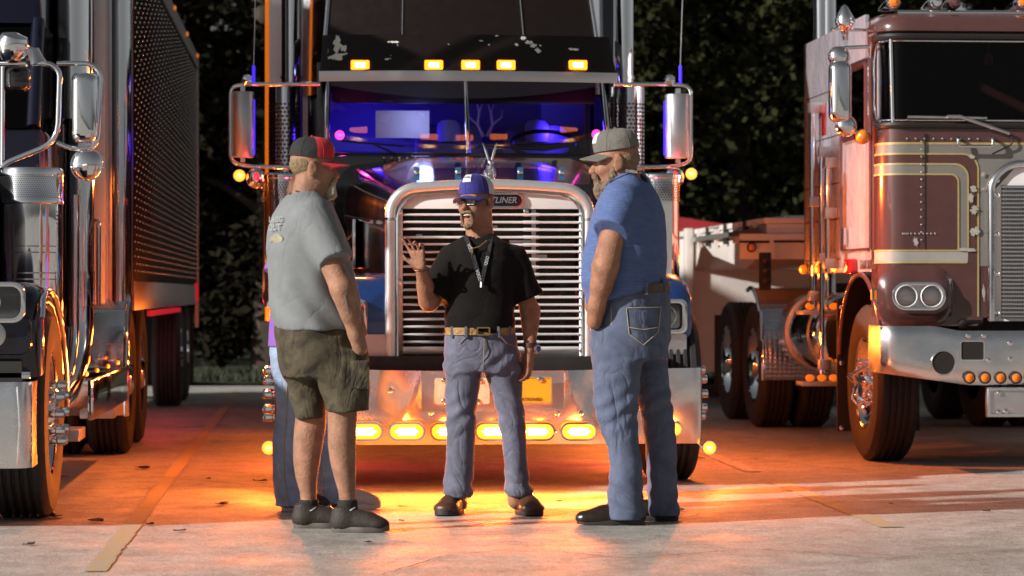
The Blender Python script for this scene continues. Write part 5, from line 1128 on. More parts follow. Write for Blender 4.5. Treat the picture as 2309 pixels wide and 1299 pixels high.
def hframe(c, ang, scale=1., pitch=0., roll=0.):
    f = V((math.cos(ang), math.sin(ang), 0)); l = V((-f[1], f[0], 0)); u = V((0,0,1)); f2 = f*math.cos(pitch)+u*math.sin(pitch); u2 = u*math.cos(pitch)-f*math.sin(pitch)
    l2 = l*math.cos(roll)+u2*math.sin(roll); u2 = u2*math.cos(roll)-l*math.sin(roll)
    R = np.stack([f2, l2, u2], 1)                 # columns: forward, left, up
    return lambda *p: V(c)+R@(V(p)*scale), R, scale
def head(fd, T, mouth=0., nose=1.):
    P, R, S = T; e = lambda c, r, k=.015, op='add': fd.ell(P(*c), V(r)*S, k*S, R, op); co = lambda a, b, ra, rb, k=.012, op='add': fd.cone(P(*a), P(*b), ra*S, rb*S, k*S, op)
    e((-.014,0,.035), (.100,.077,.088)); e((.028,0,-.035), (.066,.060,.085), .03); e((.066,0,-.108-mouth*.012), (.028,.030,.024), .03)
    for s in (-1, 1):
        e((.0,s*.043,-.07), (.05,.018,.04), .03); e((.062,s*.040,-.030), (.028,.022,.024), .02); e((.075,s*.028,.020), (.018,.030,.011), .012)
        e((.094,s*.032,.000), (.014,.018,.011), .012, 'sub'); e((-.010,s*.086,-.006), (.025,.011,.038), .004); e((-.003,s*.100,-.004), (.013,.009,.022), .005, 'sub'); co((.004,s*.076,-.03), (.002,s*.078,-.042), .008, .007, .006)
        e((.104,s*.012,-.040), (.011,.009,.008), .008)
    co((.086,0,.008), (.116*nose,0,-.034), .009, .0125); e((.088,0,-.066), (.013,.025,.007), .008); e((.084,0,-.083-mouth*.016), (.013,.022,.008), .008)
    if mouth: e((.092,0,-.074-mouth*.006), (.016,.023,.006+.008*mouth), .004, 'sub')
def eyes(p, T, parent):
    P, R, S = T
    for s in (-1, 1):
        w = MB(); c = P(.077, s*.031, .0); w.sph(c, .0115*S, 12, 8); o = p.mb('eye', w, mat('eye_white', (.42,.38,.35), .25), parent, ang=80)
        i = MB(); f = P(1,0,0)-P(0,0,0); f /= np.linalg.norm(f); i.lathe([(.0055*S,.0098*S), (.004*S,.0112*S), (0,.0117*S)], c, f, 10); p.mb('iris', i, mat('iris_brown', (.03,.018,.012), .15), o)
        b = MB(); b.tube([P(.093,s*.014,.018), P(.094,s*.030,.023), P(.084,s*.050,.018)], [.004*S,.005*S,.002*S], 6); p.mb('eyebrow', b, mat('brow_hair', (.10,.06,.035), .8), parent)
def cap(p, T, m_back, m_front, m_brim, split=-.1, z0=.040, tall=.108, tilt=-.06, bl=.085):
    P, R, S = T
    def sk(a, t):                                 # a: angle from the front, t: 0 rim .. 1 crown
        ca, sa = math.cos(a), math.sin(a); r = math.cos(t*PI/2)**.80; fr = .013*max(0, ca)*math.sin(t*PI)
        x = -.012+(.106*r+fr)*ca; y = .086*r*sa; z = z0+tilt*x+tall*math.sin(t*PI/2)**.9+.008*max(0, ca)*math.sin(t*PI); return P(x, y, z)
    ts = np.linspace(0, 1, 12); am = math.acos(split) if abs(split) < 1 else PI/2
    crown = p.mb('cap', MB().grid(lambda t, a: sk(a, t), ts, np.linspace(am, 2*PI-am, 30)), m_back, ang=80)
    p.mb('front_panel', MB().grid(lambda t, a: sk(a, t), ts, np.linspace(-am, am, 24)), m_front, crown, ang=80)
    def br(u, v):                                 # brim: u across, v outward
        w = .079*u; x = .084*math.sqrt(max(0, 1-(u*.92)**2))*1.0+.0+v*bl*(1-.32*u*u); return x-.006, w, z0+tilt*.09-.004-.020*u*u-.018*v
    mb = MB(); n, k_ = 21, 8; us = np.linspace(-1, 1, n); vs = np.linspace(0, 1, k_); top = [P(*br(u, v)) for u in us for v in vs]; bot = [P(*(V(br(u, v))-V((0,0,.004)))) for u in us for v in vs]; N = n*k_
    fs = [(i*k_+j, i*k_+j+1, (i+1)*k_+j+1, (i+1)*k_+j) for i in range(n-1) for j in range(k_-1)]; mb.add(top+bot, fs+[tuple(N+q for q in f[::-1]) for f in fs]+[(i*k_+k_-1, (i+1)*k_+k_-1, N+(i+1)*k_+k_-1, N+i*k_+k_-1) for i in range(n-1)])
    p.mb('brim', mb, m_brim, crown, ang=50)
    p.mb('cap_button', MB().sph(P(-.012,0,z0+tall+.001), .008*S, 10, 6), m_front, crown)
    for a in (0, PI/3, -PI/3, 2*PI/3, -2*PI/3, PI): p.mb('seam', MB().tube([sk(a, t)+(sk(a, t)-P(0,0,.02))*.004 for t in np.linspace(0, .98, 9)], .0012*S, 5), m_back if abs(a) > 1.5 else m_front, crown)
    return crown, sk
def hand(fd, wrist, d, up, size=.185, curl=(.3,.35,.4,.5), thumb=1, spread=.12, thumb_out=.6, r=.0085):
    """palm from the wrist along d, 'up' = direction the back of the hand faces; thumb on side +-1"""
    d = V(d)/np.linalg.norm(d); up = V(up); up = up-d*(up@d); up /= np.linalg.norm(up); sd = np.cross(d, up)*thumb; w = V(wrist); pl = size*.48
    for k, q in enumerate((-.5, -.17, .17, .5)):
        b = w+d*pl*.97+sd*q*size*.38; fd.cone(w+d*.012+sd*q*size*.2, b, r*1.5, r*1.35, .012)
        ln = size*(.40, .48, .50, .44)[k] if True else 0; dr = d*math.cos(spread*q)+sd*math.sin(spread*q*2); c = curl[k]; a = b
        for j, seg in enumerate((.44, .32, .24)):
            ang = c*(1+.6*j)*(j+.6)*.7; dd = dr*math.cos(ang)-up*math.sin(ang); e = a+dd*ln*seg; fd.cone(a, e, r*(1.12-.08*j), r*(1.04-.09*j), .004); a = e
    tb = w+d*pl*.30+sd*size*.20; td = d*math.cos(thumb_out)+sd*math.sin(thumb_out)-up*.25; td /= np.linalg.norm(td); fd.cone(w+d*.02+sd*size*.1, tb+td*size*.08, r*1.7, r*1.5, .012)
    m_ = tb+td*size*.22; fd.cone(tb+td*size*.05, m_, r*1.45, r*1.2, .006); e = m_+(td*.8+d*.5)/np.linalg.norm(td*.8+d*.5)*size*.15; fd.cone(m_, e, r*1.2, r*.95, .004)
def shoe(p, heel, ang, ln, w, h_, m, sole_m, name='shoe', boot=False):
    f = V((math.cos(ang), math.sin(ang), 0)); l = V((-f[1], f[0], 0)); R = np.stack([f, l, V((0,0,1))], 1); O = V((heel[0], heel[1], 0)); P = lambda a, b, c: O+f*a*ln+l*b+V((0,0,c))
    fd = Field(O-V((.36,.36,.0)), O+V((.36,.36,.26)), .006)
    fd.ell(P(.16,0,.045), (ln*.20, w*.44, .060), .03, R); fd.ell(P(.50,0,.045), (ln*.30, w*.46, .048), .04, R); fd.ell(P(.80,0,.036), (ln*.21, w*.50 if not boot else w*.42, .036), .04, R)
    fd.cone(P(.20,0,.06), P(.17,0,h_), w*.42, w*.40, .03, flat=True); fd.cone(P(.30,0,.08), P(.62,0,.055), w*.30, w*.30, .03)
    if boot: fd.ell(P(.93,0,.03), (ln*.10, w*.28, .024), .03, R)
    fd.plane((0,0,.018), (0,0,-1)); fd.wrinkle(.0012, wr(3, (60,60,60)))
    b = p.put(name, fd.mesh(name, m))
    pts = []
    for t in np.linspace(0, 2*PI, 28, endpoint=False):
        u = .5-.515*math.cos(t); ww = w*.5*abs(math.sin(t))**.7*(.86+.22*(u > .5)*(1 if not boot else -.3)); pts.append((u, math.copysign(ww, math.sin(t))))
    mb = MB(); mb.loft([[tuple(P(u, q*k, z+.010*max(0, u-.8)*3)) for u, q in pts] for k, z in ((.97, .001), (1., .006), (1., .022), (.97, .026))]); p.mb('sole', mb, sole_m, b, ang=60)
    if boot:
        mb = MB(); mb.box(0, 1, 0, 1, 0, 1); mb.v = [tuple(P(.02+.24*a, (b_-.5)*w*.82, .0+.03*c)) for a, b_, c in mb.v]; p.mb('boot_heel', mb, sole_m, b)
    else:
        for k in range(5): p.mb('lace', MB().tube([P(.40+.065*k, -w*.22, .088-.010*k), P(.41+.065*k, 0, .106-.011*k), P(.40+.065*k, w*.22, .088-.010*k)], .004, 6), sole_m, b)
    return b
def creased(m, scale, dist, stretch=(1,1,1)):    # fine sharp creases as relief on top of the modelled folds
    n = m.node_tree.nodes; l = m.node_tree.links; b = n['Principled BSDF']; tc = n.new('ShaderNodeTexCoord'); mp = n.new('ShaderNodeMapping'); mp.inputs['Scale'].default_value = stretch; mp.inputs['Rotation'].default_value = (.5,.4,.3)
    t = n.new('ShaderNodeTexNoise'); t.inputs['Scale'].default_value = scale; t.inputs['Detail'].default_value = 3; t.inputs['Distortion'].default_value = 1.2; l.new(tc.outputs['Object'], mp.inputs['Vector']); l.new(mp.outputs[0], t.inputs['Vector'])
    su = n.new('ShaderNodeMath'); su.operation = 'SUBTRACT'; su.inputs[1].default_value = .5; ab = n.new('ShaderNodeMath'); ab.operation = 'ABSOLUTE'; pw = n.new('ShaderNodeMath'); pw.operation = 'POWER'; pw.inputs[1].default_value = .6
    l.new(t.outputs[0], su.inputs[0]); l.new(su.outputs[0], ab.inputs[0]); l.new(ab.outputs[0], pw.inputs[0]); bp = n.new('ShaderNodeBump'); bp.inputs['Strength'].default_value = .8; bp.inputs['Distance'].default_value = dist; l.new(pw.outputs[0], bp.inputs['Height'])
    old = b.inputs['Normal'].links
    if old: l.new(old[0].from_socket, bp.inputs['Normal'])
    l.new(bp.outputs[0], b.inputs['Normal']); return m
def cloth(name, c, **k): 
    if name in MATS: return MATS[name]
    return creased(mat(name, c, k.pop('rough', .85), sheen=.03, bump=k.pop('bump', .25), bscale=k.pop('bscale', 220), **k), 20 if 'cap' in name else (4. if 'tshirt' in name or 'top' in name else 5.5), .004 if 'cap' in name else (.009 if 'tshirt' in name or 'top' in name else .020), (1,1,.7))
skin_m = mat('skin', (.31,.155,.095), .62, spec=.3, noise=.3, nscale=16, bump=.12, bscale=160, sheen=.1)
skin_m.node_tree.nodes['Principled BSDF'].inputs['Subsurface Weight'].default_value = .12; skin_m.node_tree.nodes['Principled BSDF'].inputs['Subsurface Radius'].default_value = (.01,.004,.002)
creased(skin_m, 26, .004)
skin2 = mat('skin_ruddy', (.32,.15,.09), .6, spec=.3, noise=.32, nscale=16, bump=.12, bscale=160)
def denim(name, c): return cloth(name, c, noise=.28, nscale=9, bscale=320, bump=.3)
hair_grey = mat('grey_beard', (.42,.36,.28), .8, noise=.5, nscale=120, bump=1., bscale=160)
hair_brown = mat('brown_beard', (.13,.065,.03), .8, noise=.5, nscale=120, bump=1., bscale=160, col2=(.30,.20,.12))
hair_dark = mat('dark_stubble', (.06,.03,.018), .8, noise=.4, nscale=90, bump=.8, bscale=180)
stub = mat('cropped_hair', (.24,.16,.09), .8, noise=.5, nscale=90, bump=.8, bscale=180)
creased(skin2, 26, .004)
def furry(fd, seed, amp=.0035): return fd.wrinkle(amp, wr(seed, (150, 150, 150)))
def box_of(*pts, m=.12): Q_ = np.array(pts); return Q_.min(0)-m, Q_.max(0)+m
def lanyard(p, pts, w, m, parent=None, name='lanyard', up=(0,-1,0)):
    mb = MB(); P = [V(q) for q in pts]; vs = []
    for i, q in enumerate(P):
        t = P[min(i+1, len(P)-1)]-P[max(i-1, 0)]; t /= np.linalg.norm(t); sd = np.cross(t, V(up)); sd /= np.linalg.norm(sd)+1e-9; n_ = np.cross(sd, t)
        vs += [q+sd*w/2+n_*.0012, q-sd*w/2+n_*.0012, q-sd*w/2-n_*.0012, q+sd*w/2-n_*.0012]
    fs = []
    for i in range(len(P)-1):
        for j in range(4): k = (j+1) % 4; fs.append((4*i+j, 4*i+k, 4*i+4+k, 4*i+4+j))
    mb.add(vs, fs); return p.mb(name, mb, m, parent)
def ptext(p, txt, size, m, at, nrm, upv, parent, sx=1., name='lettering'):
    n_ = V(nrm)/np.linalg.norm(nrm); u = V(upv); u = u-n_*(u@n_); u /= np.linalg.norm(u); r_ = np.cross(u, n_); me = text_mesh(txt, size, m, .0006, sx=sx)
    M = Matrix(((r_[0], u[0], n_[0], at[0]), (r_[1], u[1], n_[1], at[1]), (r_[2], u[2], n_[2], at[2]), (0,0,0,1))); me.transform(M); return p.put(name, me, parent)

# ---- man at left: red and black cap, grey T-shirt, camouflage shorts
def man_left():
    p = Person('man in red and black cap, grey T-shirt and camouflage shorts, hand in pocket', 735, 12.15); L = p.L; yw = math.radians(20)
    T = hframe(L(707, 379), math.radians(8), .97, -.03)
    fd = Field((-.42,-.46,-.01), (.40,.46,1.86), .0075)
    head(fd, T)
    fd.cone(L(700,395), L(690,455), .062, .075, .03)
    fd.loft(p.secs([(450,655,720,.09),(480,635,745,.17),(560,625,765,.19),(740,640,790,.17)], 0, yw), .03, yaw=yw)
    arm = [L(705,490,-.17), L(772,652,-.245), L(803,752,-.19), L(812,785,-.16)]; fd.chain(arm, [.058,.054,.036,.036], .02); fd.cone(L(778,668,-.24), L(790,705,-.22), .047, .043, .02)
    fd.chain([L(720,490,.19), L(782,650,.27), L(812,752,.2)], [.058,.05,.034], .02)
    for v, rows in ((-.10, [(850,730,815,.07),(925,738,806,.066),(960,739,804,.066),(1000,739,803,.066),(1040,744,803,.062),(1075,753,803,.054),(1110,763,802,.042),(1140,766,802,.038)]), (.10, [(850,655,735,.07),(925,668,736,.066),(960,664,735,.066),(1000,661,729,.066),(1040,661,722,.062),(1075,666,716,.052),(1110,676,714,.042),(1140,679,714,.038)])):
        fd.loft(p.secs(rows, v, 0), .02, n=2)
    body = p.put('body', fd.mesh('body', skin_m)); eyes(p, T, body)
    P, R, S = T
    # cropped hair under the cap, beard
    fd = Field(*box_of(P(-.12,-.1,-.1), P(.1,.1,.1), m=.06), .005); fd.ell(P(-.024,0,.018), V((.093,.0775,.075))*S, .01, R); fd.plane(P(-.020,0,0), P(1,0,.4)-P(0,0,0)); fd.plane(P(0,0,-.048), P(.4,0,-1)-P(0,0,0)); furry(fd, 4, .0015); p.put('hair', fd.mesh('hair', mat('sandy_hair', (.20,.14,.07), .8, noise=.4, nscale=90, bump=.8, bscale=160)))
    fd = Field(*box_of(P(.0,-.06,-.16), P(.13,.06,-.02), m=.05), .005); fd.ell(P(.080,0,-.118), V((.034,.036,.036))*S, .02, R); fd.cone(P(.094,.03,-.07), P(.094,.028,-.12), .013*S, .016*S, .015); fd.cone(P(.094,-.03,-.07), P(.094,-.028,-.12), .013*S, .016*S, .015); fd.cone(P(.103,-.022,-.056), P(.103,.022,-.056), .010*S, .010*S, .01); furry(fd, 5, .005); p.put('beard', fd.mesh('beard', hair_grey))
    mesh_b = cloth('cap_black_mesh', (.014,.013,.014), noise=.3, nscale=30); red = cloth('cap_red', (.50,.022,.035), noise=.1, nscale=20)
    crown, sk = cap(p, T, mesh_b, red, red, split=.22, z0=.050, tall=.098, bl=.095)
    pa = MB(); pa.grid(lambda t, a: sk(a, t)+(sk(a, t)-P(0,0,.03))*.02, np.linspace(.22, .72, 7), np.linspace(-.28, .28, 7)); p.mb('cap_patch', pa, mat('patch_navy', (.06,.07,.10), .7, noise=.6, nscale=60, col2=(.5,.5,.5)), crown)
    # necklace cord
    p.mb('cord_necklace', MB().tube([L(660,429,.0), L(672,432,-.075), L(700,440,-.085), L(722,462,-.04), L(726,466,.0)], .004, 6), mat('cord_brown', (.04,.022,.015), .7))
    # shirt
    fd = Field((-.42,-.46,.72), (.40,.46,1.70), .0075)
    rows = [(432,657,716,.085),(446,640,732,.13),(462,628,746,.175),(485,614,760,.205),(520,604,774,.222),(560,600,783,.226),(610,604,795,.224),(660,608,806,.22),(700,613,811,.215),(745,619,812,.21)]
    fd.loft(p.secs(rows, 0, yw), .02, yaw=yw)
    fd.cone(L(706,488,-.15), L(755,590,-.245), .088, .076, .03, flat=True); fd.cone(L(718,488,.15), L(765,585,.26), .085, .07, .03, flat=True)
    fd.cone(L(690,400), L(690,452), .068, .078, .004, 'sub')
    w1 = wr(11, (14,14,9))
    fd.wrinkle(1., lambda x, y, z: .006*w1(x, y, z)*np.clip((1.45-z)*3, .2, 1)+.004*np.sin(z*55+x*16+2*np.sin(x*9))*np.clip((1.02-z)*6, 0, 1)+.005*np.sin(x*42+z*26+1.5*np.sin(z*13))*np.clip((1.40-z)*4, 0, 1))
    grey = cloth('grey_tshirt', (.17,.18,.185), noise=.10, nscale=14)
    sh = p.put('tshirt', fd.mesh('tshirt', grey))
    # sleeve hem edge and back print
    nb = V((-math.cos(yw), -math.sin(yw)*2.2, .15)); pr = mat('pale_print', (.30,.33,.34), .8); cam_n = V((-.75,-.66,.1))
    ptext(p, 'LAGG', .036, pr, L(627,496,-.122)+cam_n*.014, cam_n, (0,0,1), sh, 1.1); ptext(p, 'OUT', .045, pr, L(624,514,-.128)+cam_n*.014, cam_n, (0,0,1), sh, 1.0)
    fr = V((.66,-.75,0)); fc = L(628,540,-.142)+cam_n*.012; fo = [(-.06,.0),(-.045,.012),(-.02,.022),(.01,.026),(.035,.018),(.055,.004),(.05,-.008),(.02,-.018),(-.02,-.016),(-.045,-.006),(-.062,-.012)]
    mb = MB(); mb.add([fc+fr*a*.9+V((0,0,b)) for a, b in fo]+[fc], [(i, (i+1) % len(fo), len(fo)) for i in range(len(fo))]); p.mb('fish_print', mb, mat('fish_print', (.20,.17,.11), .8, noise=.5, nscale=50, col2=(.34,.31,.22)), sh)
    # shorts in camouflage
    cm = cloth('camouflage_cotton', (.16,.12,.065)); n = cm.node_tree.nodes; l = cm.node_tree.links; tc = n.new('ShaderNodeTexCoord'); vo = n.new('ShaderNodeTexNoise'); vo.inputs['Scale'].default_value = 11; vo.inputs['Detail'].default_value = 2.5; vo.inputs['Distortion'].default_value = .8; l.new(tc.outputs['Object'], vo.inputs['Vector'])
    cr = n.new('ShaderNodeValToRGB'); cr.color_ramp.interpolation = 'CONSTANT'; e = cr.color_ramp.elements; e[0].position = 0; e[0].color = (.026,.020,.010,1); e[1].position = .42; e[1].color = (.046,.034,.016,1)
    for q, c in ((.52, (.060,.046,.023)), (.62, (.075,.062,.034)), (.68, (.08,.064,.036))): k = e.new(q); k.color = (*c, 1)
    l.new(vo.outputs[0], cr.inputs[0]); l.new(cr.outputs[0], n['Principled BSDF'].inputs['Base Color'])
    fd = Field((-.32,-.34,.42), (.36,.34,1.02), .0075)
    fd.loft(p.secs([(735,622,812,.19),(770,624,824,.20),(810,630,828,.20),(850,640,826,.19)], 0, yw), .03, yaw=yw)
    fd.loft(p.secs([(790,690,826,.10,-.09),(850,712,832,.105,-.10),(926,738,833,.10,-.105)], -.1, 0), .04, n=2.4); fd.loft(p.secs([(790,632,745,.10,.09),(850,646,738,.10,.10),(942,668,734,.09,.10)], .1, 0), .04, n=2.4)
    w2 = wr(12, (22,22,14)); fd.wrinkle(1., lambda x, y, z: .0055*w2(x, y, z)+.003*np.sin(z*38-x*30+2*np.sin(y*11)))
    for lo, hi, nm in ((-.2,-.02,0),): pass
    so = p.put('cargo_shorts', fd.mesh('cargo_shorts', cm))
    mb = MB(); c = L(812,845,-.19); mb.box(-.5,.5,-.5,.5,-.5,.5); mb.v = [tuple(c+V((a*.085, b*.03, q*.13))) for a, b, q in mb.v]; p.mb('cargo_pocket', mb, cm, so, bevel=.008)
    # socks and shoes
    sock = cloth('black_sock', (.012,.011,.011)); brown = mat('sneaker_brown', (.026,.017,.013), .7, noise=.3, nscale=30, bump=.3, bscale=80); sole = mat('sneaker_sole', (.09,.075,.065), .6)
    for v, px, hx in ((-.10, 784, 750), (.10, 696, 664)):
        a = L(px,1166,v); b = L(px,1126,v); fd = Field(*box_of(a, b, m=.09), .006); fd.cone(a, b, .050, .046, .01, flat=True); so_ = p.put('sock', fd.mesh('sock', sock))
        q = L(px+2,1146,v); p.mb('sock_mark', MB().tube([q+V((-.030,-.044,-.008)), q+V((-.012,-.052,-.012)), q+V((.012,-.052,-.006)), q+V((.034,-.040,.008))], [.001,.004,.004,.001], 6), mat('sock_print', (.6,.6,.6), .7), so_)
        h0 = L(hx,1190,v); shoe(p, (h0[0], v-.01), math.radians(-6 if v < 0 else 2), .262, .108, .115, brown, sole)
    # tattoo on the forearm
    tm = mat('tattoo_ink', (.13,.10,.085), .5); q = L(779,678,-.292)
    tm2 = MB(); tm2.tube([q+V((-.03,.008,.02)), q+V((-.012,-.001,.032)), q+V((.006,.002,.022)), q+V((.026,.016,.026))], [.002,.006,.006,.002], 6); tm2.tube([q+V((-.002,-.001,.026)), q+V((.010,.004,-.03)), q+V((.018,.012,-.06))], [.006,.007,.002], 6); p.mb('tattoo', tm2, tm, body)
man_left()

# ---- man in the middle: blue and white cap, glasses, black T-shirt, lanyard, jeans
def man_mid():
    p = Person('laughing man in blue and white cap, glasses, black T-shirt and jeans gesturing with one hand', 1090, 13.02); L = p.L; yw = math.radians(262)
    T = hframe(L(1073,456,-.02), math.radians(238), .97, .02, .05); P, R, S = T
    fd = Field((-.46,-.42,-.01), (.42,.34,1.72), .0075)
    head(fd, T, mouth=.55); fd.cone(L(1080,475), L(1082,540,.02), .060, .072, .03)
    fd.loft([(L(0,py)[2], L((a+b)/2,py)[0], 0, d_, (b-a)/2/F*p.D) for py, a, b, d_ in ((545,1030,1130,.07),(600,1020,1150,.09),(740,1020,1145,.09))], .03, yaw=yw)
    fd.chain([L(1024,592), L(968,680,-.06), L(950,608,-.20)], [.048,.048,.030], .02); fd.cone(L(966,672,-.08), L(958,645,-.13), .046, .040, .02)
    hand(fd, L(949,607,-.21), (-.22,-.15,1), (.45,.75,0), .185, (.6,.5,.22,.05), 1, .35, .7, .0078)
    fd.chain([L(1152,590), L(1195,700,.03), L(1195,785,-.04)], [.048,.046,.030], .02); fd.cone(L(1196,706,.03), L(1196,735,.01), .044, .040, .02)
    hand(fd, L(1195,788,-.045), (-.10,-.10,-1), (.85,.35,0), .19, (.25,.3,.35,.4), -1, .15, .35, .0092)
    for s, px in ((-1, 1035), (1, 1155)): fd.cone(L(1088+s*40,780), L(px,960), .07, .055, .03); fd.cone(L(px,960), L(px+s*8,1130), .05, .04, .03)
    body = p.put('body', fd.mesh('body', skin2)); eyes(p, T, body)
    fd = Field(*box_of(P(-.12,-.1,-.1), P(.1,.1,.1), m=.06), .005); fd.ell(P(-.022,0,.018), V((.093,.0775,.07))*S, .01, R); fd.plane(P(-.020,0,0), P(1,0,.3)-P(0,0,0)); fd.plane(P(0,0,-.045), P(.4,0,-1)-P(0,0,0)); p.put('hair', fd.mesh('hair', stub))
    # goatee
    fd = Field(*box_of(P(.0,-.06,-.16), P(.13,.06,-.02), m=.05), .005); fd.ell(P(.078,0,-.126), V((.024,.024,.020))*S, .02, R)
    for s in (-1, 1): fd.cone(P(.092,s*.030,-.062), P(.086,s*.030,-.116), .0085*S, .010*S, .01)
    fd.cone(P(.102,-.027,-.056), P(.102,.027,-.056), .0085*S, .0085*S, .01); furry(fd, 6, .002); p.put('goatee', fd.mesh('goatee', hair_brown))
    p.mb('teeth', MB().tube([P(.088,-.019,-.068), P(.094,0,-.068), P(.088,.019,-.068)], .0055*S, 8), mat('teeth', (.78,.74,.66), .3), body)
    p.mb('mouth', MB().sph(P(.078,0,-.078), V((.014,.018,.009))*S, 10, 8), mat('mouth_dark', (.06,.012,.012), .5), body)
    blue = cloth('cap_blue', (.035,.03,.22), noise=.15, nscale=20); white = cloth('cap_white_mesh', (.62,.60,.56), noise=.08, nscale=30)
    crown, sk = cap(p, T, white, blue, blue, split=.15, z0=.038, tall=.105, tilt=.0)
    pt = MB(); pt.grid(lambda t, a: sk(a, t)+(sk(a, t)-P(0,0,.02))*.03, np.linspace(.30, .62, 5), np.linspace(-.20, .38, 7)); pc = p.mb('cap_patch', pt, mat('patch_white', (.7,.7,.72), .7), crown)
    c_ = sk(.09,.46)+(sk(.09,.46)-P(0,0,.02))*.045; ptext(p, 'OOIDA', .016, mat('navy_thread', (.03,.03,.12), .7), c_, sk(.09,.46)-P(-.02,0,.03), (0,0,1), crown, .8)
    # glasses
    gm = mat('spectacle_frame', (.10,.09,.085), .3, .8); g = None
    for s in (-1, 1):
        pts = [P(.104-.30*abs(a)**2*0-.10*(abs(a)-.03)*(abs(a) > .03), a, b) for a, b in rrect(s*.033, -.002, .050, .033, .010, 4)]; pts.append(pts[0])
        o = p.mb('spectacles' if g is None else 'rim', MB().tube(pts, .0016, 6, False), gm, g); 
        if g is None: g = o
        p.mb('temple', MB().tube([P(.101,s*.058,.003), P(.06,s*.078,.006), P(.0,s*.084,.006)], .0018, 6), gm, g)
        p.mb('spectacle_lens', MB().add([tuple(q) for q in pts[:-1]], [tuple(range(len(pts)-1))]), spec_glass, g)
    p.mb('bridge', MB().tube([P(.107,-.009,.003), P(.112,0,.006), P(.107,.009,.003)], .0018, 6), gm, g)
    # shirt
    fd = Field((-.44,-.36,.84), (.42,.34,1.46), .0075)
    rows = [(527,1054,1110,.075),(536,1036,1126,.085),(548,1018,1146,.10),(562,1006,1160,.112),(590,1002,1168,.128),(620,1003,1166,.135),(670,1006,1160,.142),(710,1004,1158,.148),(738,1004,1158,.142),(748,1005,1158,.138)]
    fd.loft([(L(0,py)[2], L((a+b)/2,py)[0], 0, d_, (b-a)/2/F*p.D) for py, a, b, d_ in rows], .02, yaw=yw)
    fd.cone(L(1018,585,0), L(978,668,-.06), .072, .080, .03, flat=True); fd.cone(L(1157,583,0), L(1190,672,.02), .072, .080, .03, flat=True)
    fd.cone(L(1080,490), L(1082,548,-.0), .064, .078, .004, 'sub')
    w1 = wr(21, (14,14,12)); fd.wrinkle(1., lambda x, y, z: .0055*w1(x, y, z)+.004*np.sin(z*60+x*25)*np.clip((1.06-z)*7, 0, 1))
    blk = cloth('black_tshirt', (.007,.0055,.005), noise=.2, nscale=14, rough=.85, spec=.15)
    sh = p.put('tshirt', fd.mesh('tshirt', blk))
    # lanyard with lettering, chain, key
    lm = cloth('lanyard_black', (.012,.012,.014)); wm = mat('lanyard_print', (.62,.66,.68), .7); ym = 0
    lf = [L(1049,531,-.06), L(1056,548,-.115), L(1066,575,-.135), L(1075,605,-.150), L(1084,636,-.160)]; rg = [L(1109,528,-.05), L(1105,548,-.11), L(1100,575,-.135), L(1093,605,-.150), L(1086,636,-.160)]
    lo = lanyard(p, lf, .020, lm); lanyard(p, rg, .020, lm, lo, 'strap'); 
    for a, b, i in ((lf, 1, 0), (lf, 3, 0), (rg, 2, 1)):
        q = (a[b]+a[b+1])/2+V((0,-.005,0)); t = a[b+1]-a[b]; t /= np.linalg.norm(t); u = V((t[2], 0, -t[0])) if i == 0 else V((-t[2], 0, t[0])); ptext(p, 'OOIDA', .023, wm, q, (0,-1,0), u, lo, .72)
    p.mb('clip', MB().tube([L(1085,636,-.164), L(1085,648,-.168)], .006, 8), alu, lo)
    ch = MB(); ch.tube([L(1058,552,-.125), L(1066,560,-.135), L(1080,556,-.135), L(1098,542,-.115)], .003, 6); ch.cone if False else None; ch.tube([L(1065,560,-.138), L(1065,572,-.142)], .005, 6); p.mb('neck_chain', ch, mat('gold_chain', (.75,.55,.25), .3, 1.))
    # bracelet, watch
    q = L(950,606,-.205); p.mb('bracelet', MB().tube([q+V((.036*math.cos(a), .036*math.sin(a), .006*math.sin(a))) for a in np.linspace(0, 2*PI, 20)], .006, 6, False), mat('bead_brown', (.10,.05,.03), .4))
    q = L(1195,778,-.038); w_ = p.mb('wristwatch', MB().cyl(q+V((0,0,-.011)), q+V((0,0,.011)), .036, n=20), mat('strap_brown', (.06,.03,.02), .6)); dl = MB(); c_ = L(1211,787,-.06); dl.lathe([(.022,0), (.022,.008), (.018,.010), (0,.010)], c_, (.75,-.65,0), 20); p.mb('watch_case', dl, alu, w_); dl = MB(); dl.lathe([(.016,.0105), (0,.0112)], c_, (.75,-.65,0), 16); p.mb('watch_face', dl, mat('watch_blue', (.03,.06,.45), .3), w_)
    # jeans, belt
    jn = denim('faded_grey_jeans', (.12,.125,.175))
    fd = Field((-.36,-.30,.02), (.36,.30,1.02), .0075)
    D_ = p.D; f2 = lambda rows: [(L(0,r[0])[2], L((r[1]+r[2])/2,r[0])[0], (r[4] if len(r) > 4 else 0), (r[2]-r[1])/2/F*D_, r[3]) for r in rows]
    fd.loft(f2([(742,1006,1158,.132),(770,1003,1167,.135),(800,1003,1172,.135),(838,1003,1174,.12)]), .03, n=2.4)
    fd.loft(f2([(800,1003,1092,.11),(850,1003,1087,.10),(900,1003,1077,.095),(940,1006,1073,.09),(980,1008,1071,.088),(1020,1005,1070,.088),(1060,1003,1069,.09),(1095,1002,1066,.092),(1108,997,1069,.096),(1122,1004,1064,.09)]), .022, n=2.3)
    fd.loft(f2([(800,1084,1173,.11),(850,1094,1176,.10),(900,1112,1179,.095),(940,1122,1183,.09),(980,1130,1186,.088),(1020,1134,1188,.088),(1060,1137,1191,.09),(1090,1138,1196,.092),(1106,1136,1204,.098),(1120,1143,1196,.09)]), .022, n=2.3)
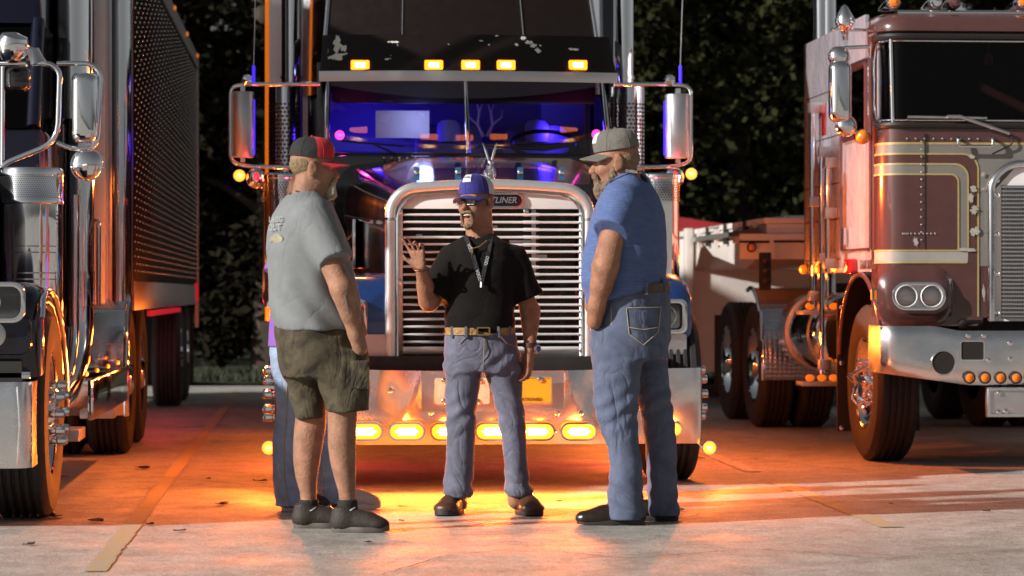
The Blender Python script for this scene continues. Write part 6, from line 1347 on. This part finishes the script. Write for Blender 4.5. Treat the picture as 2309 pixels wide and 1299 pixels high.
    w2 = wr(22, (16,16,22)); fd.wrinkle(1., lambda x, y, z: .0042*w2(x, y, z)+.0036*np.sin(z*80+x*36+3*np.sin(x*14+y*8))*np.clip((.30-z)*6, 0, 1)+.0045*np.sin(z*75+np.abs(x)*50+2*np.sin(y*20))*np.clip(1-np.abs(z-.50)*7, 0, 1)+.005*np.sin(np.abs(x)*60-z*70)*np.clip(1-np.abs(z-.76)*9, 0, 1))
    je = p.put('jeans', fd.mesh('jeans', jn)); seam = mat('jean_stitch', (.30,.22,.14), .8)
    belt_m = mat('tooled_leather', (.20,.085,.028), .5, noise=.6, nscale=45, bump=.8, bscale=70, col2=(.42,.26,.08))
    def beltring(py, k): z = L(0,py)[2]; cx = L(1082,py)[0]; return [(cx+(.172*k)*math.copysign(abs(math.cos(a))**.83, math.cos(a)), .140*k*math.copysign(abs(math.sin(a))**.83, math.sin(a)), z) for a in np.linspace(0, 2*PI, 40, endpoint=False)]
    bl = p.mb('belt', MB().loft([beltring(755, 1.0), beltring(754.5, 1.02), beltring(739, 1.02), beltring(738, 1.0)], cap=False), belt_m)
    q = L(1090,747,-.15); p.mb('buckle', MB().plate(rrect(q[0], q[2], .068, .042, .008), rrect(q[0], q[2], .052, .028, .005), -.158, -.146), mat('bronze', (.5,.33,.12), .3, 1.), bl)
    for px in (1020, 1052, 1124, 1150): q = L(px,748,0); yb = -.140*(max(0, 1-abs((px-1082)/78)**2.4))**(1/2.4)*1.03; p.mb('belt_loop', MB().box(q[0]-.006, q[0]+.006, yb-.008, yb+.004, q[2]-.028, q[2]+.028), jn, je)
    p.mb('fly_seam', MB().tube([L(1092,760,-.140), L(1091,800,-.142), L(1089,832,-.128)], .0025, 5), seam, je)
    for s in (-1, 1): p.mb('pocket_seam', MB().tube([L(1090+s*38,758,-.134), L(1090+s*52,774,-.128), L(1090+s*72,782,-.08)], .0022, 5), seam, je)
    br = mat('brown_leather_shoe', (.075,.032,.016), .35, noise=.3, nscale=30, bump=.3, bscale=70); sl = mat('dark_sole', (.025,.018,.014), .6)
    for px, ang in ((1034, 255), (1172, 285)):
        h0 = L(px,1120,.0); a = math.radians(ang); shoe(p, (h0[0]-.0+.02*math.cos(a), .10), a, .27, .125, .10, br, sl)
man_mid()

# ---- man at right: grey cap, blue T-shirt, jeans
def man_right():
    p = Person('bearded man in grey cap, blue T-shirt and jeans standing with his hand in pocket', 1420, 12.5); L = p.L; yw = math.radians(160)
    T = hframe(L(1387,366), math.radians(183), 1.03, -.08); P, R, S = T
    fd = Field((-.42,-.46,-.01), (.40,.46,1.94), .0075)
    head(fd, T); fd.cone(L(1405,385), L(1418,440), .066, .085, .03)
    fd.loft(p.secs([(430,1380,1450,.10),(470,1365,1480,.18),(560,1340,1480,.20),(640,1345,1490,.19)], 0, yw), .03, yaw=yw)
    fd.chain([L(1398,458,-.17), L(1366,598,-.25), L(1345,692,-.19), L(1340,725,-.17)], [.064,.060,.040,.038], .02); fd.cone(L(1364,606,-.25), L(1357,645,-.225), .056, .050, .02)
    fd.chain([L(1400,458,.2), L(1350,598,.28), L(1335,692,.2)], [.06,.052,.036], .02)
    for s, v, px in ((0, -.09, 1400), (1, .12, 1480)): fd.cone(L(1415,760,v), L(px,950,v), .075, .055, .03); fd.cone(L(px,950,v), L(px+10,1140,v), .05, .04, .03)
    body = p.put('body', fd.mesh('body', skin2)); eyes(p, T, body)
    fd = Field(*box_of(P(-.12,-.1,-.1), P(.1,.1,.1), m=.06), .005); fd.ell(P(-.024,0,.014), V((.093,.0775,.068))*S, .01, R); fd.plane(P(-.020,0,0), P(1,0,.4)-P(0,0,0)); fd.plane(P(0,0,-.05), P(.5,0,-1)-P(0,0,0)); furry(fd, 7, .0012); p.put('hair', fd.mesh('hair', stub))
    fd = Field(*box_of(P(-.02,-.09,-.19), P(.13,.09,.0), m=.05), .005); fd.ell(P(.072,0,-.128), V((.040,.044,.050))*S, .025, R)
    for s in (-1, 1): fd.cone(P(.016,s*.062,-.030), P(.020,s*.060,-.07), .011*S, .016*S, .015); fd.cone(P(.020,s*.058,-.072), P(.062,s*.040,-.115), .018*S, .022*S, .02); fd.cone(P(.098,s*.028,-.062), P(.085,s*.034,-.10), .010*S, .016*S, .015)
    fd.cone(P(.104,-.024,-.056), P(.104,.024,-.056), .010*S, .010*S, .01); furry(fd, 8, .0045); p.put('beard', fd.mesh('beard', mat('salt_brown_beard', (.10,.052,.028), .85, noise=.6, nscale=60, bump=1., bscale=150, col2=(.26,.19,.13))))
    gm = cloth('cap_grey', (.13,.12,.105), noise=.15, nscale=20); gm2 = cloth('cap_grey_mesh', (.155,.145,.125), noise=.2, nscale=40)
    crown, sk = cap(p, T, gm2, gm, gm, split=.30, z0=.056, tall=.098)
    pt = MB(); pt.grid(lambda t, a: sk(a, t)+(sk(a, t)-P(0,0,.02))*.02, np.linspace(.22, .58, 5), np.linspace(-.5, .5, 7)); p.mb('cap_patch', pt, mat('patch_white', (.7,.7,.72), .7), crown)
    # shirt
    fd = Field((-.42,-.46,.88), (.40,.46,1.74), .0075)
    rows = [(388,1398,1446,.085),(402,1382,1458,.12),(420,1366,1472,.17),(442,1352,1484,.205),(480,1338,1496,.226),(530,1324,1502,.232),(580,1314,1502,.232),(620,1311,1498,.23),(645,1313,1500,.225),(670,1318,1502,.22),(690,1325,1500,.21)]
    fd.loft(p.secs(rows, 0, yw), .02, yaw=yw)
    fd.cone(L(1398,460,-.16), L(1376,522,-.255), .092, .086, .03, flat=True); fd.cone(L(1398,460,.16), L(1366,522,.26), .09, .08, .03, flat=True)
    fd.cone(L(1402,350), L(1420,412), .068, .084, .004, 'sub')
    h0 = L(1327,688); h1 = L(1505,640); fd.plane(h1, (h0[2]-h1[2], 0, -(h0[0]-h1[0])*1.) if (h0[0]-h1[0]) > 0 else (-(h0[2]-h1[2]), 0, (h0[0]-h1[0])))
    w1 = wr(31, (14,14,10)); fd.wrinkle(1., lambda x, y, z: .006*w1(x, y, z)+.0045*np.sin(z*62-x*18+2*np.sin(y*9))*np.clip((1.24-z)*6, 0, 1))
    bt = cloth('blue_heather_tshirt', (.075,.118,.27), noise=.22, nscale=26, stretch=(.6,.6,5))
    sh = p.put('tshirt', fd.mesh('tshirt', bt))
    lm = cloth('lanyard_black', (.012,.012,.014)); lo = lanyard(p, [L(1372,412,-.10), L(1400,398,-.10), L(1425,388,-.085), L(1442,385,-.03), L(1446,386,.03)], .018, lm, up=(0,0,1)); ptext(p, 'OOIDA', .020, mat('lanyard_print', (.6,.6,.6), .7), L(1424,387,-.098), (.25,-1,.2), (.1,0,1), lo, .9)
    # jeans and belt
    jn = denim('blue_grey_jeans', (.088,.108,.172)); fd = Field((-.34,-.36,.02), (.34,.36,1.20), .0075)
    fd.loft(p.secs([(640,1338,1507,.20),(680,1332,1510,.205),(730,1330,1511,.205),(780,1333,1507,.195),(810,1336,1504,.18)], 0, yw), .03, yaw=yw)
    fd.loft(p.secs([(740,1332,1462,.10,-.09),(800,1335,1452,.105,-.09),(870,1338,1442,.10,-.09),(930,1341,1437,.092,-.09),(970,1353,1438,.088,-.09),(1010,1370,1443,.085,-.09),(1050,1377,1448,.085,-.09),(1100,1371,1450,.09,-.09),(1150,1366,1450,.095,-.09),(1174,1368,1450,.095,-.09)], -.09, 0), .03, n=2.3)
    fd.loft(p.secs([(740,1400,1508,.10,.11),(800,1420,1506,.10,.12),(870,1436,1510,.098,.12),(930,1444,1518,.09,.13),(990,1454,1526,.085,.13),(1050,1459,1528,.085,.13),(1110,1460,1528,.09,.13),(1163,1462,1531,.092,.13)], .12, 0), .03, n=2.3)
    w2 = wr(32, (16,16,22)); fd.wrinkle(1., lambda x, y, z: .0042*w2(x, y, z)+.0036*np.sin(z*76+x*40+3*np.sin(x*12+y*9))*np.clip((.38-z)*4, 0, 1)+.0048*np.sin(z*72-x*50+2*np.sin(y*18))*np.clip(1-np.abs(z-.56)*6, 0, 1)+.005*np.sin(z*60+x*42)*np.clip(1-np.abs(z-.86)*8, 0, 1))
    je = p.put('jeans', fd.mesh('jeans', jn)); st = mat('jean_thread', (.42,.36,.22), .8)
    def near(px, py, o=.004):                    # surface point of the hip on the camera side
        z = L(0,py)[2]; S_ = np.array(sorted(p.secs([(640,1338,1507,.20),(680,1332,1510,.205),(730,1330,1511,.205),(780,1333,1507,.195),(810,1336,1504,.18)], 0, yw))); cx, ru, rw = (np.interp(z, S_[:, 0], S_[:, q]) for q in (1, 3, 4)); x = L(px,py)[0]
        for y in np.arange(-.30, .05, .002):
            dx = x-cx; u = dx*math.cos(yw)+y*math.sin(yw); w = -dx*math.sin(yw)+y*math.cos(yw)
            if abs(u/ru)**2.3+abs(w/rw)**2.3 < 1: return V((x, y-o, z))
        return V((x, -.05, z))
    pk = [(1408,694),(1487,692),(1480,748),(1446,776),(1414,752)]; pts = [near(*a, .004) for a in pk]; n = len(pk); dense = [near(pk[i][0]+(pk[(i+1) % n][0]-pk[i][0])*t, pk[i][1]+(pk[(i+1) % n][1]-pk[i][1])*t, .009) for i in range(n) for t in np.linspace(0, 1, 6, endpoint=False)]
    cpt = near(1446, 728, .010); mb = MB(); mb.add(dense+[cpt], [(i, (i+1) % len(dense), len(dense)) for i in range(len(dense))]); pko = p.mb('back_pocket', mb, jn, je)
    p.mb('stitching', MB().tube([q-V((0,.003,0)) for q in dense]+[dense[0]-V((0,.003,0))], .0018, 5, False), st, pko); p.mb('stitching', MB().tube([near(1414+k*8,740-1.2*abs(k-4)+2,.013) for k in range(9)], .0018, 5), st, pko)
    p.mb('side_seam', MB().tube([near(1375, 660+k*12, .004) for k in range(11)], .0022, 5), st, je)
    def br(py, k): S_ = p.secs([(py,1337,1508,.204)], 0, yw)[0]; ca, sa = math.cos(yw), math.sin(yw); o = []
    ring = []
    for py, k in ((668,1.0),(667,1.025),(648,1.03),(646,1.0)):
        S_ = p.secs([(py,1336,1508,.204)], 0, yw)[0]; rr = []
        for a in np.linspace(0, 2*PI, 44, endpoint=False):
            u = S_[3]*k*math.copysign(abs(math.cos(a))**.87, math.cos(a)); w = S_[4]*k*math.copysign(abs(math.sin(a))**.87, math.sin(a)); x_ = S_[1]+u*math.cos(yw)-w*math.sin(yw); rr.append((x_, u*math.sin(yw)+w*math.cos(yw), S_[0]-.10*(L(1505,0)[0]-x_)*.55+.02))
        ring.append(rr)
    bl = p.mb('belt', MB().loft(ring, cap=False), mat('brown_belt', (.075,.035,.018), .45, noise=.3, nscale=40)); 
    for px, py in ((1394,660),(1452,650),(1495,644)): q = near(px, max(642, py), .012); p.mb('belt_loop', MB().box(q[0]-.008, q[0]+.008, q[1]-.008, q[1]+.008, q[2]-.03, q[2]+.03), jn, je)
    lb = mat('dark_leather_boot', (.022,.013,.009), .28, noise=.3, nscale=30, bump=.2, bscale=60); sl = mat('dark_sole', (.025,.018,.014), .6)
    h0 = L(1452,1185,-.09); shoe(p, (h0[0], -.09), math.radians(184), .315, .112, .13, lb, sl, 'boot', True)
    h0 = L(1528,1168,.13); shoe(p, (h0[0], .13), math.radians(176), .30, .112, .13, lb, sl, 'boot', True)
man_right()

# ---- woman half hidden behind the man at left
def woman():
    p = Person('long-haired woman in purple top and jeans, mostly hidden behind the man in camouflage shorts', 690, 13.25); L = p.L;  yw = math.radians(25)
    T = hframe(L(700,447), math.radians(20), .92, 0); P, R, S = T
    fd = Field((-.40,-.36,-.01), (.44,.36,1.72), .008); head(fd, T); fd.cone(L(697,460), L(690,510), .048, .058, .03)
    fd.loft(p.secs([(515,645,730,.10),(560,625,740,.15),(720,640,735,.13)], 0, yw), .03, yaw=yw)
    fd.chain([L(655,545,-.13), L(628,650,-.17), L(690,700,-.22)], [.042,.038,.026], .02); hand(fd, L(692,701,-.22), (1,-.1,0), (0,-.2,1), .165, (.3,.35,.4,.45), 1)
    fd.chain([L(705,545,.15), L(715,650,.2), L(760,690,.1)], [.042,.038,.026], .02); hand(fd, L(762,690,.1), (1,-.3,0), (0,-.2,1), .165, (.3,.35,.4,.45), -1)
    fd.cone(L(650,800,-.05), L(655,1130,-.05), .07, .04, .03); fd.cone(L(700,800,.08), L(760,1130,.08), .07, .04, .03)
    body = p.put('body', fd.mesh('body', skin_m)); eyes(p, T, body)
    fd = Field(*box_of(L(590,640,.1), P(.12,.12,.16), P(-.14,-.12,.0), m=.06), .007)
    fd.ell(P(-.018,0,.045), V((.112,.092,.095))*S, .02, R); fd.ell(P(-.05,0,-.04), V((.085,.092,.11))*S, .03, R); fd.plane(P(.07,0,0), P(1,0,-.6)-P(0,0,0))
    for k in range(9): v = -.09+.022*k; fd.chain([P(-.07,.05-.012*k,-.05), L(640-abs(k-4),520,v), L(612+2*abs(k-4),590,v*1.2), L(606+3*k,655+6*(k % 3),v*1.2)], [.035,.030,.024,.006], .02)
    furry(fd, 9, .003); p.put('hair', fd.mesh('hair', mat('auburn_hair', (.15,.055,.022), .45, noise=.5, nscale=14, bump=.6, bscale=60, stretch=(6,6,1))))
    fd = Field((-.36,-.36,.82), (.36,.36,1.50), .008)
    fd.loft(p.secs([(512,655,728,.085),(530,635,742,.13),(560,612,748,.165),(620,612,745,.165),(680,612,742,.155),(740,608,742,.16),(795,606,745,.165)], 0, yw), .02, yaw=yw); fd.cone(L(650,552,-.12), L(620,618,-.18), .066, .062, .03, flat=True); fd.cone(L(700,552,.14), L(712,620,.2), .062, .058, .03, flat=True)
    w1 = wr(41, (16,16,12)); fd.wrinkle(.004, w1); p.put('top', fd.mesh('top', cloth('purple_top', (.22,.095,.42), noise=.1, nscale=14)))
    fd = Field((-.36,-.36,.02), (.40,.36,1.0), .008)
    fd.loft(p.secs([(770,611,738,.155),(820,611,742,.16),(850,614,740,.15)], 0, yw), .03, yaw=yw)
    fd.loft(p.secs([(800,612,690,.085,-.06),(860,617,690,.085,-.06),(920,623,690,.08,-.06),(1000,615,682,.075,-.06),(1080,615,684,.08,-.06),(1140,622,692,.085,-.06),(1166,632,694,.085,-.06)], -.06, 0), .03, n=2.2); fd.loft(p.secs([(800,660,742,.085,.08),(900,680,758,.08,.08),(1000,700,770,.075,.08),(1080,712,775,.08,.08),(1145,716,775,.085,.08)], .08, 0), .03, n=2.2)
    w2 = wr(42, (16,16,24)); fd.wrinkle(1., lambda x, y, z: .0042*w2(x, y, z)+.004*np.sin(z*85+x*20)*np.clip((.2-z)*6, 0, 1)+.003*np.sin(z*70-x*30)*np.clip((z-.6)*4, 0, 1)); je = p.put('jeans', fd.mesh('jeans', denim('light_blue_jeans', (.26,.34,.48))))
    p.mb('side_seam', MB().tube([L(640,800,-.145), L(648,850,-.15), L(645,920,-.145), L(640,1000,-.14), L(640,1080,-.145), L(650,1150,-.15)], .0028, 5), mat('jean_thread', (.42,.36,.22), .8), je)
    sn = mat('pale_sneaker', (.42,.36,.34), .6, noise=.2, nscale=30); so = mat('pale_sole', (.5,.48,.46), .6); dk = mat('dark_sneaker', (.02,.016,.015), .6)
    h0 = L(636,1170,-.06); shoe(p, (h0[0], -.06), math.radians(5), .24, .092, .10, dk, so); h0 = L(752,1150,.08); shoe(p, (h0[0], .08), math.radians(-4), .24, .092, .10, sn, so)
woman()
